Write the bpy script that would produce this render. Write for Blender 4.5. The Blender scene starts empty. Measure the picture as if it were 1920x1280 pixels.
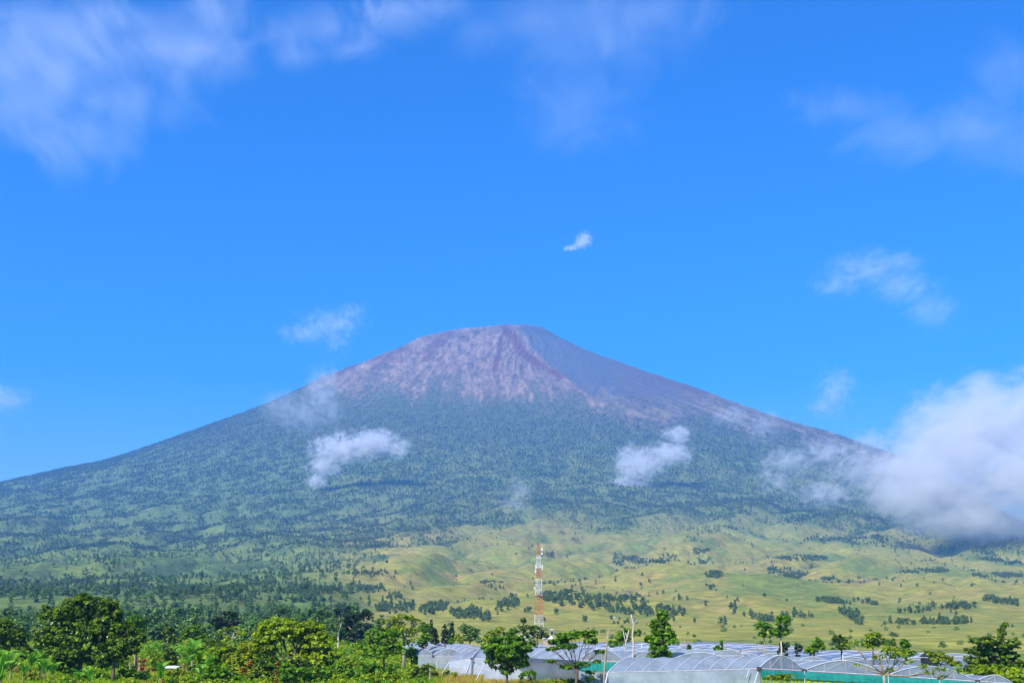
import bpy, bmesh, math, random
import numpy as np
from mathutils import Vector, Matrix

sc = bpy.context.scene
COL = sc.collection
R = math.radians

# ------------------------------------------------------------------ camera
cam_d = bpy.data.cameras.new('camera'); cam = bpy.data.objects.new('camera', cam_d); COL.objects.link(cam)
cam_d.lens = 42.0; cam_d.sensor_width = 36.0; cam_d.clip_start = 0.1; cam_d.clip_end = 60000
cam.location = (0, 0, 0); cam.rotation_euler = (R(90 + 13.43), 0, 0)
sc.camera = cam
sc.render.resolution_x, sc.render.resolution_y = 1024, 682

# ------------------------------------------------------------------ sky, sun, exposure
SUN_EL, SUN_AZ = R(43), R(214)          # azimuth clockwise from +Y: behind the camera, to the left
w = bpy.data.worlds.new('World'); sc.world = w; w.use_nodes = True
nt = w.node_tree; nt.nodes.clear()
out = nt.nodes.new('ShaderNodeOutputWorld'); bg = nt.nodes.new('ShaderNodeBackground')
sky = nt.nodes.new('ShaderNodeTexSky'); sky.sky_type = 'NISHITA'; sky.sun_disc = False
sky.sun_elevation = SUN_EL; sky.sun_rotation = SUN_AZ; sky.altitude = 1100; sky.air_density = 1.0; sky.dust_density = 0.15; sky.ozone_density = 2.5
hs = nt.nodes.new('ShaderNodeHueSaturation'); hs.inputs['Saturation'].default_value = 1.62; hs.inputs['Value'].default_value = 1.08
hs.inputs['Hue'].default_value = 0.515
nt.links.new(sky.outputs[0], hs.inputs['Color']); nt.links.new(hs.outputs[0], bg.inputs['Color'])
bg.inputs['Strength'].default_value = 0.15
nt.links.new(bg.outputs[0], out.inputs['Surface'])
sun_d = bpy.data.lights.new('sun', 'SUN'); sun_d.energy = 5.0; sun_d.angle = R(0.5); sun_d.color = (1.0, 0.95, 0.86)
sun = bpy.data.objects.new('sun', sun_d); COL.objects.link(sun)
SUNV = Vector((math.sin(SUN_AZ)*math.cos(SUN_EL), math.cos(SUN_AZ)*math.cos(SUN_EL), math.sin(SUN_EL)))
sun.rotation_euler = SUNV.to_track_quat('Z', 'Y').to_euler()
sc.view_settings.view_transform = 'Standard'; sc.view_settings.look = 'None'
sc.view_settings.exposure = 0.62; sc.view_settings.gamma = 1.0; sc.view_settings.use_curve_mapping = False
cy = sc.cycles
cy.max_bounces = 8; cy.diffuse_bounces = 3; cy.glossy_bounces = 2; cy.transmission_bounces = 3; cy.transparent_max_bounces = 12
cy.volume_bounces = 4; cy.volume_step_rate = 0.3; cy.volume_max_steps = 512; cy.use_denoising = True
cy.caustics_reflective = False; cy.caustics_refractive = False; cy.use_adaptive_sampling = True; cy.adaptive_threshold = 0.02

# ------------------------------------------------------------------ helpers
def link(o, parent=None):
    COL.objects.link(o)
    if parent is not None: o.parent = parent
    return o
def tag(o, label=None, cat=None, group=None, kind=None):
    if label: o['label'] = label
    if cat: o['category'] = cat
    if group: o['group'] = group
    if kind: o['kind'] = kind
    return o
def empty(name, loc, label, cat, group=None, rz=0.0):
    o = bpy.data.objects.new(name, None); link(o); o.location = loc; o.rotation_euler[2] = rz
    o.empty_display_size = 0.5
    return tag(o, label, cat, group)
def mesh_np(name, V, Q, mat=None, tint=None, smooth=False):
    V = np.asarray(V, np.float32); Q = np.asarray(Q, np.int32); k = Q.shape[1]
    me = bpy.data.meshes.new(name)
    me.vertices.add(len(V)); me.vertices.foreach_set('co', V.ravel())
    me.loops.add(Q.size); me.loops.foreach_set('vertex_index', Q.ravel())
    me.polygons.add(len(Q)); me.polygons.foreach_set('loop_start', np.arange(0, Q.size, k, dtype=np.int32))
    me.polygons.foreach_set('loop_total', np.full(len(Q), k, np.int32))
    if smooth: me.polygons.foreach_set('use_smooth', np.ones(len(Q), bool))
    me.update(calc_edges=True)
    if tint is not None:
        a = me.attributes.new('tint', 'FLOAT', 'FACE'); a.data.foreach_set('value', np.asarray(tint, np.float32))
    if mat: me.materials.append(mat)
    return me
def obj(name, me, parent=None, loc=None):
    o = bpy.data.objects.new(name, me); link(o, parent)
    if loc is not None: o.location = loc
    return o
def build(name, V, Fc, mat, parent=None, smooth=False):
    me = bpy.data.meshes.new(name); me.from_pydata([tuple(v) for v in V], [], Fc); me.update()
    if smooth:
        for p in me.polygons: p.use_smooth = True
    me.materials.append(mat)
    return obj(name, me, parent)
class MB:
    """collects tubes, boxes and sheets for one part"""
    def __init__(s): s.V = []; s.F = []
    def tube(s, pts, rad, n=6):
        pts = [Vector(p) for p in pts]
        if not hasattr(rad, '__len__'): rad = [rad] * len(pts)
        b = len(s.V)
        for i, p in enumerate(pts):
            t = (pts[min(i+1, len(pts)-1)] - pts[max(i-1, 0)]).normalized()
            u = t.cross(Vector((0.13, 0.97, 0.2))).normalized(); v = t.cross(u)
            for k in range(n):
                a = 2*math.pi*k/n
                s.V.append(p + (u*math.cos(a) + v*math.sin(a)) * rad[i])
        for i in range(len(pts)-1):
            for k in range(n):
                a, c = b+i*n+k, b+i*n+(k+1) % n
                s.F.append((a, c, c+n, a+n))
        s.F.append(tuple(b+k for k in range(n))[::-1]); s.F.append(tuple(b+(len(pts)-1)*n+k for k in range(n)))
        return s
    def box(s, c, h, rz=0.0):
        b = len(s.V); cr, sr = math.cos(rz), math.sin(rz)
        for dz in (-1, 1):
            for dx, dy in ((-1,-1),(1,-1),(1,1),(-1,1)):
                x, y = dx*h[0], dy*h[1]
                s.V.append(Vector((c[0]+x*cr-y*sr, c[1]+x*sr+y*cr, c[2]+dz*h[2])))
        for f in ((3,2,1,0),(4,5,6,7),(0,1,5,4),(1,2,6,5),(2,3,7,6),(3,0,4,7)): s.F.append(tuple(b+i for i in f))
        return s
    def obj(s, name, mat, parent=None, smooth=False): return build(name, s.V, s.F, mat, parent, smooth)

# ------------------------------------------------------------------ materials
def newmat(name):
    m = bpy.data.materials.new(name); m.use_nodes = True
    n = m.node_tree; n.nodes.clear()
    return m, n, n.nodes.new('ShaderNodeOutputMaterial')
def L(n, a, b): n.links.new(a, b)
def ramp(n, fac, stops):
    r = n.nodes.new('ShaderNodeValToRGB')
    while len(r.color_ramp.elements) < len(stops): r.color_ramp.elements.new(0.5)
    for e, (p, c) in zip(r.color_ramp.elements, stops): e.position = p; e.color = (*c, 1)
    L(n, fac, r.inputs[0]); return r.outputs[0]
def noise(n, scale, detail=4, rough=0.55, vec=None):
    t = n.nodes.new('ShaderNodeTexNoise'); t.inputs['Scale'].default_value = scale
    t.inputs['Detail'].default_value = detail; t.inputs['Roughness'].default_value = rough
    if vec is None:
        c = n.nodes.new('ShaderNodeTexCoord'); vec = c.outputs['Object']
    L(n, vec, t.inputs['Vector']); return t.outputs[0]
def mathn(n, op, a, b=None, clamp=False):
    m = n.nodes.new('ShaderNodeMath'); m.operation = op; m.use_clamp = clamp
    for i, v in enumerate((a, b)):
        if v is None: continue
        if isinstance(v, (int, float)): m.inputs[i].default_value = v
        else: L(n, v, m.inputs[i])
    return m.outputs[0]
def leaf_mat(name, dark, mid, light, trans=0.35, inst=0.0, gloss=0.025, var=0.0, extra=None):
    m, n, o = newmat(name)
    at = n.nodes.new('ShaderNodeAttribute'); at.attribute_name = 'tint'
    f = at.outputs['Fac']
    if inst:
        oi = n.nodes.new('ShaderNodeObjectInfo')
        f = mathn(n, 'ADD', mathn(n, 'MULTIPLY', f, 1-inst), mathn(n, 'MULTIPLY', oi.outputs['Random'], inst))
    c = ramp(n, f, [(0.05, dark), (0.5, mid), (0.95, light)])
    if extra:       # species change from place to place, tone darker along gullies: stored with every instance
        va = n.nodes.new('ShaderNodeAttribute'); va.attribute_type = 'INSTANCER'; va.attribute_name = 'var'
        mx = n.nodes.new('ShaderNodeMix'); mx.data_type = 'RGBA'; L(n, va.outputs['Fac'], mx.inputs['Factor']); L(n, c, mx.inputs['A'])
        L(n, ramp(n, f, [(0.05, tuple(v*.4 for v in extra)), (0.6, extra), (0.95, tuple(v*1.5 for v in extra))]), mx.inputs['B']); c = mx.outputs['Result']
    d = n.nodes.new('ShaderNodeBsdfDiffuse'); t = n.nodes.new('ShaderNodeBsdfTranslucent'); g = n.nodes.new('ShaderNodeBsdfGlossy')
    g.inputs['Roughness'].default_value = 0.42; g.inputs['Color'].default_value = (0.8, 0.9, 0.7, 1)
    L(n, c, d.inputs[0]); L(n, c, t.inputs[0])
    a = n.nodes.new('ShaderNodeMixShader'); a.inputs[0].default_value = trans; L(n, d.outputs[0], a.inputs[1]); L(n, t.outputs[0], a.inputs[2])
    b = n.nodes.new('ShaderNodeMixShader'); b.inputs[0].default_value = gloss; L(n, a.outputs[0], b.inputs[1]); L(n, g.outputs[0], b.inputs[2])
    L(n, b.outputs[0], o.inputs[0]); return m
def solid_mat(name, c1, c2=None, rough=0.7, scale=3.0, spec=0.3):
    m, n, o = newmat(name); p = n.nodes.new('ShaderNodeBsdfPrincipled')
    c2 = c2 or tuple(v*0.75 for v in c1)
    L(n, ramp(n, noise(n, scale, 5, 0.6), [(0.3, c2), (0.7, c1)]), p.inputs['Base Color'])
    p.inputs['Roughness'].default_value = rough; p.inputs['Specular IOR Level'].default_value = spec
    L(n, p.outputs[0], o.inputs[0]); return m
M = {}
M['leaf_deep']  = leaf_mat('leaf_deep', (0.03,0.065,0.003), (0.145,0.25,0.008), (0.36,0.52,0.015), 0.42, 0.08, 0.03)
M['leaf_green'] = leaf_mat('leaf_green', (0.06,0.15,0.004), (0.19,0.40,0.008), (0.38,0.62,0.015), 0.45, 0.15)
M['leaf_lime']  = leaf_mat('leaf_lime', (0.13,0.20,0.004), (0.38,0.53,0.008), (0.64,0.75,0.018), 0.48, 0.06)
M['leaf_yellow']= leaf_mat('leaf_yellow',(0.143,0.195,0.006), (0.345,0.450,0.012), (0.630,0.645,0.020), 0.45)
M['leaf_orange']= leaf_mat('leaf_orange',(0.200,0.100,0.010), (0.450,0.220,0.015), (0.600,0.400,0.030), 0.45)
M['leaf_red']   = leaf_mat('leaf_red',   (0.200,0.030,0.020), (0.450,0.100,0.040), (0.250,0.250,0.040), 0.3)
M['leaf_dark']  = leaf_mat('leaf_dark',  (0.013,0.031,0.010), (0.034,0.072,0.018), (0.078,0.137,0.030), 0.2, 0.0, 0.04)
M['leaf_wood']  = leaf_mat('leaf_wood', (0.035,0.085,0.022), (0.125,0.24,0.045), (0.27,0.42,0.09), 0.3, 0.45, 0.02)
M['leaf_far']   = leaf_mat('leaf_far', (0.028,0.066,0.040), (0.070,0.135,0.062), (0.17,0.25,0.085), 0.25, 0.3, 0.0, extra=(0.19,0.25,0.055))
M['leaf_slope'] = leaf_mat('leaf_slope', (0.065,0.12,0.055), (0.13,0.215,0.08), (0.25,0.34,0.11), 0.25, 0.3, 0.0)
M['banana']     = leaf_mat('banana', (0.10,0.30,0.015), (0.22,0.48,0.03), (0.42,0.66,0.09), 0.45, 0.6, 0.03)
M['banana_dry'] = solid_mat('banana_dry', (0.42,0.22,0.08), (0.22,0.11,0.04), 0.8)
M['bark']       = solid_mat('bark', (0.19,0.13,0.09), (0.09,0.06,0.04), 0.9, 4)
M['bark_pale']  = solid_mat('bark_pale', (0.46,0.38,0.27), (0.26,0.19,0.12), 0.85, 5)
M['bark_white'] = solid_mat('bark_white', (0.62,0.56,0.46), (0.42,0.36,0.27), 0.8, 3)
M['white_paint']= solid_mat('white_paint', (0.78,0.79,0.80), (0.66,0.67,0.68), 0.45, 1.2)
M['red_paint']  = solid_mat('red_paint', (0.62,0.13,0.05), (0.50,0.09,0.04), 0.5, 1.2)
M['pipe']       = solid_mat('pipe', (0.62,0.65,0.70), (0.48,0.51,0.56), 0.4, 2)
M['gutter']     = solid_mat('gutter', (0.62,0.56,0.54), (0.40,0.34,0.32), 0.6, 1.5)
M['clamp']      = solid_mat('clamp', (0.08,0.06,0.06), (0.05,0.04,0.04), 0.7)
M['wood_post']  = solid_mat('wood_post', (0.55,0.45,0.32), (0.38,0.30,0.20), 0.85)
M['net']        = solid_mat('net', (0.03,0.36,0.30), (0.01,0.20,0.18), 0.8, 1.6)
M['net_yellow'] = solid_mat('net_yellow', (0.50,0.60,0.03), (0.22,0.42,0.02), 0.8, 0.9)
M['dark_wall']  = solid_mat('dark_wall', (0.03,0.035,0.045), (0.02,0.02,0.03), 0.8)
M['brown_wall'] = solid_mat('brown_wall', (0.30,0.15,0.08), (0.2,0.1,0.06), 0.8)
def film_mat(name, col, alpha, transl=0.35, sc_=0.5):
    m, n, o = newmat(name)
    c = ramp(n, noise(n, sc_, 6, 0.65), [(0.28, tuple(v*0.62 for v in col)), (0.5, col), (0.72, tuple(min(1, v*1.25) for v in col))])
    d = n.nodes.new('ShaderNodeBsdfDiffuse'); t = n.nodes.new('ShaderNodeBsdfTranslucent'); g = n.nodes.new('ShaderNodeBsdfGlossy')
    L(n, c, d.inputs[0]); L(n, c, t.inputs[0]); g.inputs['Roughness'].default_value = 0.38
    a = n.nodes.new('ShaderNodeMixShader'); a.inputs[0].default_value = transl; L(n, d.outputs[0], a.inputs[1]); L(n, t.outputs[0], a.inputs[2])
    b = n.nodes.new("ShaderNodeMixShader"); b.inputs[0].default_value = 0.06; L(n, a.outputs[0], b.inputs[1]); L(n, g.outputs[0], b.inputs[2])
    tr = n.nodes.new('ShaderNodeBsdfTransparent'); e = n.nodes.new('ShaderNodeMixShader'); e.inputs[0].default_value = alpha
    L(n, b.outputs[0], e.inputs[1]); L(n, tr.outputs[0], e.inputs[2])
    bp = n.nodes.new('ShaderNodeBump'); bp.inputs['Strength'].default_value = 0.35; bp.inputs['Distance'].default_value = 0.1
    L(n, noise(n, 1.3, 3), bp.inputs['Height'])
    for s_ in (d, g): L(n, bp.outputs[0], s_.inputs['Normal'])
    L(n, e.outputs[0], o.inputs[0]); return m
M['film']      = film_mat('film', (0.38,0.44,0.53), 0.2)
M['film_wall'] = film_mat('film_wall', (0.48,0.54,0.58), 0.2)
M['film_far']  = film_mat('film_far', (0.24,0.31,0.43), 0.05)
# ------------------------------------------------------------------ camera constants
F = 2240.0
PITCH = math.radians(13.43)
CP, SP = math.cos(PITCH), math.sin(PITCH)
def P(px, py, d):
    """world point seen at photo pixel (px, py) whose ground distance along +Y is d"""
    u, w = (px - 960.0) / F, -(py - 640.0) / F
    Y, Z = CP - w * SP, SP + w * CP
    return (u / Y * d, d, Z / Y * d)
def proj(x, y, z):
    f = y * CP + z * SP
    f = np.maximum(f, 1e-3)
    up = -y * SP + z * CP
    return 960 + F * x / f, 640 - F * up / f

# ------------------------------------------------------------------ noise
_rng = np.random.RandomState(7)
_perm = _rng.permutation(1024)
_ga = _rng.rand(1024) * 2 * np.pi
_gx, _gy = np.cos(_ga), np.sin(_ga)
def pn(x, y):
    xi, yi = np.floor(x).astype(np.int64), np.floor(y).astype(np.int64)
    xf, yf = x - xi, y - yi
    u, v = xf*xf*xf*(xf*(xf*6-15)+10), yf*yf*yf*(yf*(yf*6-15)+10)
    def g(ix, iy, fx, fy):
        h = _perm[(_perm[ix & 1023] + iy) & 1023]
        return _gx[h]*fx + _gy[h]*fy
    a = g(xi, yi, xf, yf); b = g(xi+1, yi, xf-1, yf)
    c = g(xi, yi+1, xf, yf-1); d = g(xi+1, yi+1, xf-1, yf-1)
    return 1.5 * ((a*(1-u)+b*u)*(1-v) + (c*(1-u)+d*u)*v)
def fbm(x, y, o=4, g=0.5):
    s, a, t = 0, 1.0, 0
    for i in range(o):
        s = s + a * pn(x + 17.3*i, y - 9.1*i); t += a
        x, y, a = x*2.03, y*2.03, a*g
    return s / t
def sm(a, b, x):
    t = np.clip((x-a)/(b-a), 0, 1)
    return t*t*(3-2*t)

# ------------------------------------------------------------------ terrain height
CX, CY = 60.0, 9000.0
RF = [0, 170, 300, 650, 1000, 1500, 2000, 2500, 3000, 3500, 4000, 4500, 5000, 6000, 7000, 8000, 8500, 9000, 30000]
HF = [2262, 2268, 2240, 2075, 1870, 1545, 1240, 990, 790, 615, 475, 355, 262, 128, 44, 0, -6, -9, -9]
RL = [0, 230, 420, 700, 904, 1090, 1309, 1480, 1800, 2100, 2550, 2950, 3350, 3900, 4600, 6000, 9000, 30000]
HL = [2262, 2262, 2205, 2120, 2035, 1975, 1880, 1815, 1665, 1545, 1370, 1215, 1140, 1035, 880, 480, 0, -9]
RR = [0, 120, 240, 450, 680, 940, 1370, 1790, 2230, 2600, 3000, 3450, 3900, 5000, 6500, 9000, 30000]
HR = [2262, 2268, 2215, 2110, 1990, 1915, 1760, 1600, 1470, 1350, 1220, 1000, 760, 460, 210, 0, -9]
def smooth_tab(R, H):
    # evaluate on a fine grid and blur a little so that no crease shows at the table's knots
    g = np.arange(0, 30001, 25.0)
    h = np.interp(g, R, H)
    k = np.ones(9) / 9
    hp = np.concatenate([np.full(4, h[0]), h, np.full(4, h[-1])])
    return g, np.convolve(hp, k, 'valid')
GF, HFs = smooth_tab(RF, HF); GL, HLs = smooth_tab(RL, HL); GR, HRs = smooth_tab(RR, HR)
HLs = HLs + np.interp(GL, [150,279,407,584,819,1039,1151,1349,1531,1813,2066,2509,2854,3285,3621,6000], [-35,-43,-8,18,35,24,8,27,24,-6,-19,-29,-43,-59,-91,0])
HRs = HRs + np.interp(GR, [150,249,400,560,836,985,1377,1705,2113,2433,2806,3115,3486,5000], [-35,-35,-56,-68,-79,-68,-50,-54,-63,-65,-91,-198,-280,-100])
HLs = HLs + np.interp(GL, [0,150,300,407,584,819,1000,3285,3593,5000], [-10,-6,16,28,32,18,0,-14,-19,0])
HRs = HRs + np.interp(GR, [300,400,700,860,1070,1417,2113,2790,3108,3486,5000], [0,-44,-76,-80,-44,-16,-22,-38,-65,-110,-50])
HFs = HFs - np.interp(GF, [0,400,900], [44,22,0])
def base_height(x, y):
    dx, dy = x - CX, y - CY
    r = np.hypot(dx, dy) + 1e-6
    c, s = -dy / r, dx / r
    wf = np.clip(c, 0, 1) ** 1.5
    side = np.where(s < 0, np.interp(r, GL, HLs), np.interp(r, GR, HRs))
    soft = sm(-0.25, 0.25, s)
    side = np.interp(r, GL, HLs) * (1 - soft) + np.interp(r, GR, HRs) * soft
    return np.interp(r, GF, HFs) * wf + side * (1 - wf), r, np.arctan2(s, c)
def near_height(x, y):
    Y = np.hypot(x * 0.55, y)
    return np.interp(Y, [0, 8, 90, 150, 300, 450, 600, 800, 1000, 1400], [-1.7, -1.9, -8.0, -8.8, -9.2, -8.6, -6.8, -3.6, 1, 14])
def gully(x, y):
    dx, dy = x - CX, y - CY
    return np.abs(pn(np.arctan2(dx, -dy) * 30 + 3.6 * fbm(x/900, y/900, 3), np.hypot(dx, dy)/1500))
def crease(x, y):
    """0 along the valley lines between the mounds"""
    xs, ys = x - 0.35*y, y * 0.55
    wx = xs + 110 * pn(x/420, y/420); wy = ys + 110 * pn(x/420+9, y/420+4)
    return np.abs(pn(wx/300, wy/420)), np.abs(pn(wx/125 + 3, wy/160))
def height(x, y):
    x = np.asarray(x, float); y = np.asarray(y, float)
    b, r, th = base_height(x, y)
    k = sm(900, 2000, np.hypot(x, y)) 
    h = near_height(x, y) * (1 - k) + b * k
    # rounded mounds of the lower slopes, stretched down the slope
    cr1, cr2 = crease(x, y)
    m = sm(850, 1350, y) * (1 - sm(4600, 6000, y))
    mound = np.sqrt(cr1*cr1 + 0.0009) * 56 + np.abs(pn(x/62 + 0.3*cr2, (y*0.5+0.2*x)/70)) * 9 + np.sqrt(cr2*cr2 + 0.0009) * 38 * (0.6 + 0.4*pn(x/700, y/700)) + fbm(x/900, y/900, 2) * 34
    h = h + m * mound * (0.55 + 0.45*sm(1300, 2800, y))
    h = h + sm(250, 700, y) * (1-sm(900, 1500, y)) * 1.6 * fbm(x/90, y/60, 3)
    h = h + sm(60, 160, y) * 0.35 * fbm(x/22, y/22, 3)
    # gullies and ridges that run down the cone
    up = sm(5400, 2600, r)
    gw = th * 30 + 3.6 * fbm(x/900, y/900, 3)
    amp = sm(150, 900, r) * up * (0.30 + 0.70*sm(2000, 1000, r)) * (1 - 0.85*sm(0.0, 0.35, np.sin(th))*sm(1900, 1300, r))
    rid = np.abs(pn(gw, r/1500)) ; rid2 = np.abs(pn(gw*2.7, r/700 + 5)); rid3 = np.abs(pn(gw*6.5, r/300 + 5))
    h = h + amp * (34 * rid + 15 * rid2 * sm(-.3, .4, pn(x/500, y/500)) + 2.0*rid3 - 18 + 14*fbm(x/190, y/190, 4)*sm(3500, 1500, r)) + (1-m)*sm(2500,4000,y) * 9 * fbm(x/160, y/160, 3)
    h = h + sm(620, 300, r) * (13 * fbm(x/70, y/70, 3) + 15 * fbm(x/26, y/26, 3)) 
    return h

# ------------------------------------------------------------------ ground sheet
def ground(x, y): return float(height(x, y))
def hit(px, py, lo=120.0, hi=9500.0):
    """first point of the ground seen along a line of sight: (x, y, z)"""
    Y = np.geomspace(lo, hi, 700); a = P(px, py, 1.0)
    z = a[2] * Y; g = height(a[0] * Y, Y)
    i = np.argmax(g >= z)
    if g[i] < z[i]: return None
    return (a[0]*Y[i], Y[i], g[i])
PXK = [0, 300, 500, 640, 800, 900, 1000, 1100, 1200, 1300, 1400, 1500, 1600, 1700, 1920]
ROCK = [400, 560, 690, 722, 715, 735, 730, 745, 775, 770, 780, 812, 850, 880, 900]
GRASS = [1095, 1088, 1075, 1060, 1010, 985, 968, 978, 968, 985, 975, 985, 1000, 1010, 1030]
def veg(x, y, z):
    """how wooded the ground is (0..1), and where rock and scree lie"""
    px, py = proj(x, y, z)
    n1 = fbm(x/260, y/420, 4); n2 = fbm(x/90, y/130, 4); n3 = fbm(x/700, y/900, 3)
    rockline = np.interp(px, PXK, ROCK)
    rock = sm(42, -30, py - rockline + 34*n1 + 34*n2 + 22*pn(x/35, y/50))
    gl = np.interp(px, PXK, GRASS)
    wood = sm(24, -26, py - gl + 75*n1 + 26*n2)
    clear = sm(740, 960, py) * (0.55 + 0.45*sm(900, 300, px)) 
    wood = wood * np.clip(1 - clear * sm(-0.10, 0.25, n2 + 0.7*n1), 0, 1)
    # scattered cover on the open slopes
    wood = np.maximum(wood, 0.30 * sm(0.18, 0.5, n1 + 0.6*n2) * sm(1190, 1120, py))
    # the wood at the foot on the left
    lw = sm(735, 640, px + 60*n1) * sm(1083, 1104, py + 22*n1) * sm(380, 520, y)
    wood = np.maximum(wood, lw * (0.55 + 0.45*sm(-.3, .1, n2)))
    return px, py, wood, rock, n1, n2, n3
GROVES = [  # wooded strips on the slopes, as photo ellipses (cx, cy, rx, ry, tilt)
 (1095,1130,75,16,0.10),(1180,1140,75,14,0.10),(1250,1150,30,10,0.1),(1310,1190,60,10,0.10),(1365,1200,35,9,0.1),(1290,1178,22,7,0.3),
 (960,1135,30,5,0),(880,1155,32,9,0.12),(905,1163,14,8,0),(930,1100,26,6,0.15),(820,1140,22,7,0),(800,1150,14,7,0.2),(760,1140,18,7,0),(720,1138,20,9,0),(735,1120,18,5,0),
 (1450,1170,28,7,0.25),(1490,1190,22,8,0.1),(1420,1160,16,6,0.4),(1380,1138,18,6,-0.2),(1600,1182,40,7,0.1),(1605,1160,14,9,0.5),(1585,1150,10,5,0.2),
 (1650,1190,40,6,0.05),(1700,1195,45,7,0),(1770,1190,50,8,0),(1720,1178,60,6,0.05),(1780,1170,45,6,0),(1840,1195,60,10,0.02),(1760,1205,60,7,0),(1880,1205,50,12,0),(1850,1215,40,7,0),
 (1210,1052,45,5,0.05),(1250,1045,18,8,0),(1500,1048,50,4,0.0),(1480,1075,40,8,0.2),(1560,1088,22,4,0.2),(1320,1050,12,8,0),(1310,1035,22,5,0),(1340,1080,15,6,0),(1160,1050,12,10,0),
 (1560,1130,26,3,0.15),(1620,1130,26,3,0.15),(1715,1072,36,3,-0.1),(1760,1070,22,4,0),(1870,1080,40,4,0.0),(1900,1078,25,5,0),(1730,1145,40,4,-0.1),(1800,1140,30,4,0),(1880,1130,35,4,0.15),(1650,1012,14,6,0.2),
 (1510,1155,16,4,0),(1480,1155,18,4,0),(1035,1040,10,6,0),(1330,1100,10,5,0),(700,1075,45,4,0),(640,1060,20,5,0),(690,1105,30,4,0),(600,1110,70,6,0),(500,1100,60,8,0),(560,1125,60,5,0),
 (250,1100,60,7,0),(100,1095,90,10,0),(350,1110,60,10,0),(440,1120,50,10,0),(30,1105,60,12,0)]
def build_ground():
    az = np.concatenate([np.linspace(-0.47, 0.47, 860), np.linspace(0.47, 2*np.pi-0.47, 60)[1:-1]])
    rr = np.concatenate([[0.0], np.geomspace(4, 120, 26), np.linspace(120, 1000, 110)[1:], np.geomspace(1000, 7300, 350)[1:], np.linspace(7300, 9080, 165)[1:], np.geomspace(9080, 16500, 36)[1:]])
    A, RR_ = np.meshgrid(az, rr)
    X, Y = np.sin(A)*RR_, np.cos(A)*RR_
    Z = height(X, Y)
    na, nr = len(az), len(rr)
    i, j = np.meshgrid(np.arange(nr-1), np.arange(na), indexing='ij')
    j2 = (j+1) % na
    Q = np.stack([i*na+j, i*na+j2, (i+1)*na+j2, (i+1)*na+j], -1).reshape(-1, 4)
    V = np.stack([X, Y, Z], -1).reshape(-1, 3)
    me = mesh_np('ground', V, Q, None, None, True)
    # ---- albedo of each biome
    x, y, z = V.T
    px, py, wood, rock, n1, n2, n3 = veg(x, y, z)
    front = y > 50
    f4 = fbm(x/35, y/45, 3)
    def mix(a, b, t): return a*(1-t[:, None]) + np.asarray(b)*t[:, None]
    c = np.tile(np.array([0.295, 0.280, 0.052]), (len(V), 1))
    c = mix(c, (0.36, 0.27, 0.075), np.clip(sm(-0.05, 0.4, n2 + 0.5*n3 + 0.3*f4)*0.75, 0, 1))
    c = mix(c, (0.135, 0.20, 0.035), sm(0.0, 0.4, -n1 + 0.6*f4) * 0.8)
    c = mix(c, (0.13, 0.215, 0.045), sm(760, 500, px)*front*0.75)                 # greener to the left
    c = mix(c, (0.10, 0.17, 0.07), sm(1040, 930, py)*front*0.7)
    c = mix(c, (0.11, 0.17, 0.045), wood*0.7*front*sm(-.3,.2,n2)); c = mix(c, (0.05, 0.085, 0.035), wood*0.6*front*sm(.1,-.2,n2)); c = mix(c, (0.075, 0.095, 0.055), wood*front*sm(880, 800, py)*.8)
    lowright = sm(760, 860, px) * sm(1172, 1195, py) * sm(350, 480, y) * front
    c = mix(c, (0.34, 0.32, 0.055), lowright * sm(-0.25, 0.25, f4+n2))
    near = sm(420, 260, y) * front
    c = mix(c, (0.16, 0.30, 0.010), near)
    gold = near * np.clip(sm(800, 850, px)*sm(1030, 960, px) + sm(-0.0, 0.35, fbm(x/16+5, y/16, 3)) * 0.75, 0, 1)
    c = mix(c, (0.44, 0.30, 0.045), gold)
    ochre = near * np.maximum(sm(1.3, .7, np.hypot((px-28)/50, (py-1256)/11) + .5*n2), sm(1.3, .7, np.hypot((px-282)/48, (py-1254)/13) + .5*n2))
    c = mix(c, (0.52, 0.27, 0.03), ochre)
    # rock, scree and red ash of the summit
    rx = np.array([0.200, 0.138, 0.105])
    c = mix(c, rx, rock*front)
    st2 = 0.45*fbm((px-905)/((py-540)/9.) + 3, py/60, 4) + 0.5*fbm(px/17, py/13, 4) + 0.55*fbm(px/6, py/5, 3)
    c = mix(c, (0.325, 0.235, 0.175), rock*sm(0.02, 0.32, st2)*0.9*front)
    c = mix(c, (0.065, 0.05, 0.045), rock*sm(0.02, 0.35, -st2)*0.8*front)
    def band(cx0, cy0, cx1, cy1, wd):
        dx, dy = cx1-cx0, cy1-cy0; l = math.hypot(dx, dy)
        t = np.clip(((px-cx0)*dx + (py-cy0)*dy)/l/l, 0, 1)
        return sm(wd, wd*0.35, np.hypot(px-cx0-t*dx, py-cy0-t*dy) + 5*n2*2)
    red = np.maximum.reduce([band(845,618,800,668,15)*.6, band(945,612,985,665,13), band(985,665,1050,705,10), band(1180,692,1310,730,14), band(940,640,925,700,7), band(760,655,700,680,14)*.4, band(1060,700,1110,740,8)*.7])
    c = mix(c, (0.120, 0.042, 0.036), np.clip(red*rock, 0, 1)*0.9*front)
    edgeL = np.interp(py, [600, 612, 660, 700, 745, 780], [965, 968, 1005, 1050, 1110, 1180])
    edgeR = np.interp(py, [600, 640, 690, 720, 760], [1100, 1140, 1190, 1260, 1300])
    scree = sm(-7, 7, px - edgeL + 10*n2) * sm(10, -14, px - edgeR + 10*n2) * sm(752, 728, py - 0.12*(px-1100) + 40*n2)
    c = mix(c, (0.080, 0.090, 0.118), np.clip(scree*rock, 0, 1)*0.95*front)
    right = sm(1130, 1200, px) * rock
    c = mix(c, (0.125, 0.092, 0.088), right*0.6*front)
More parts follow.
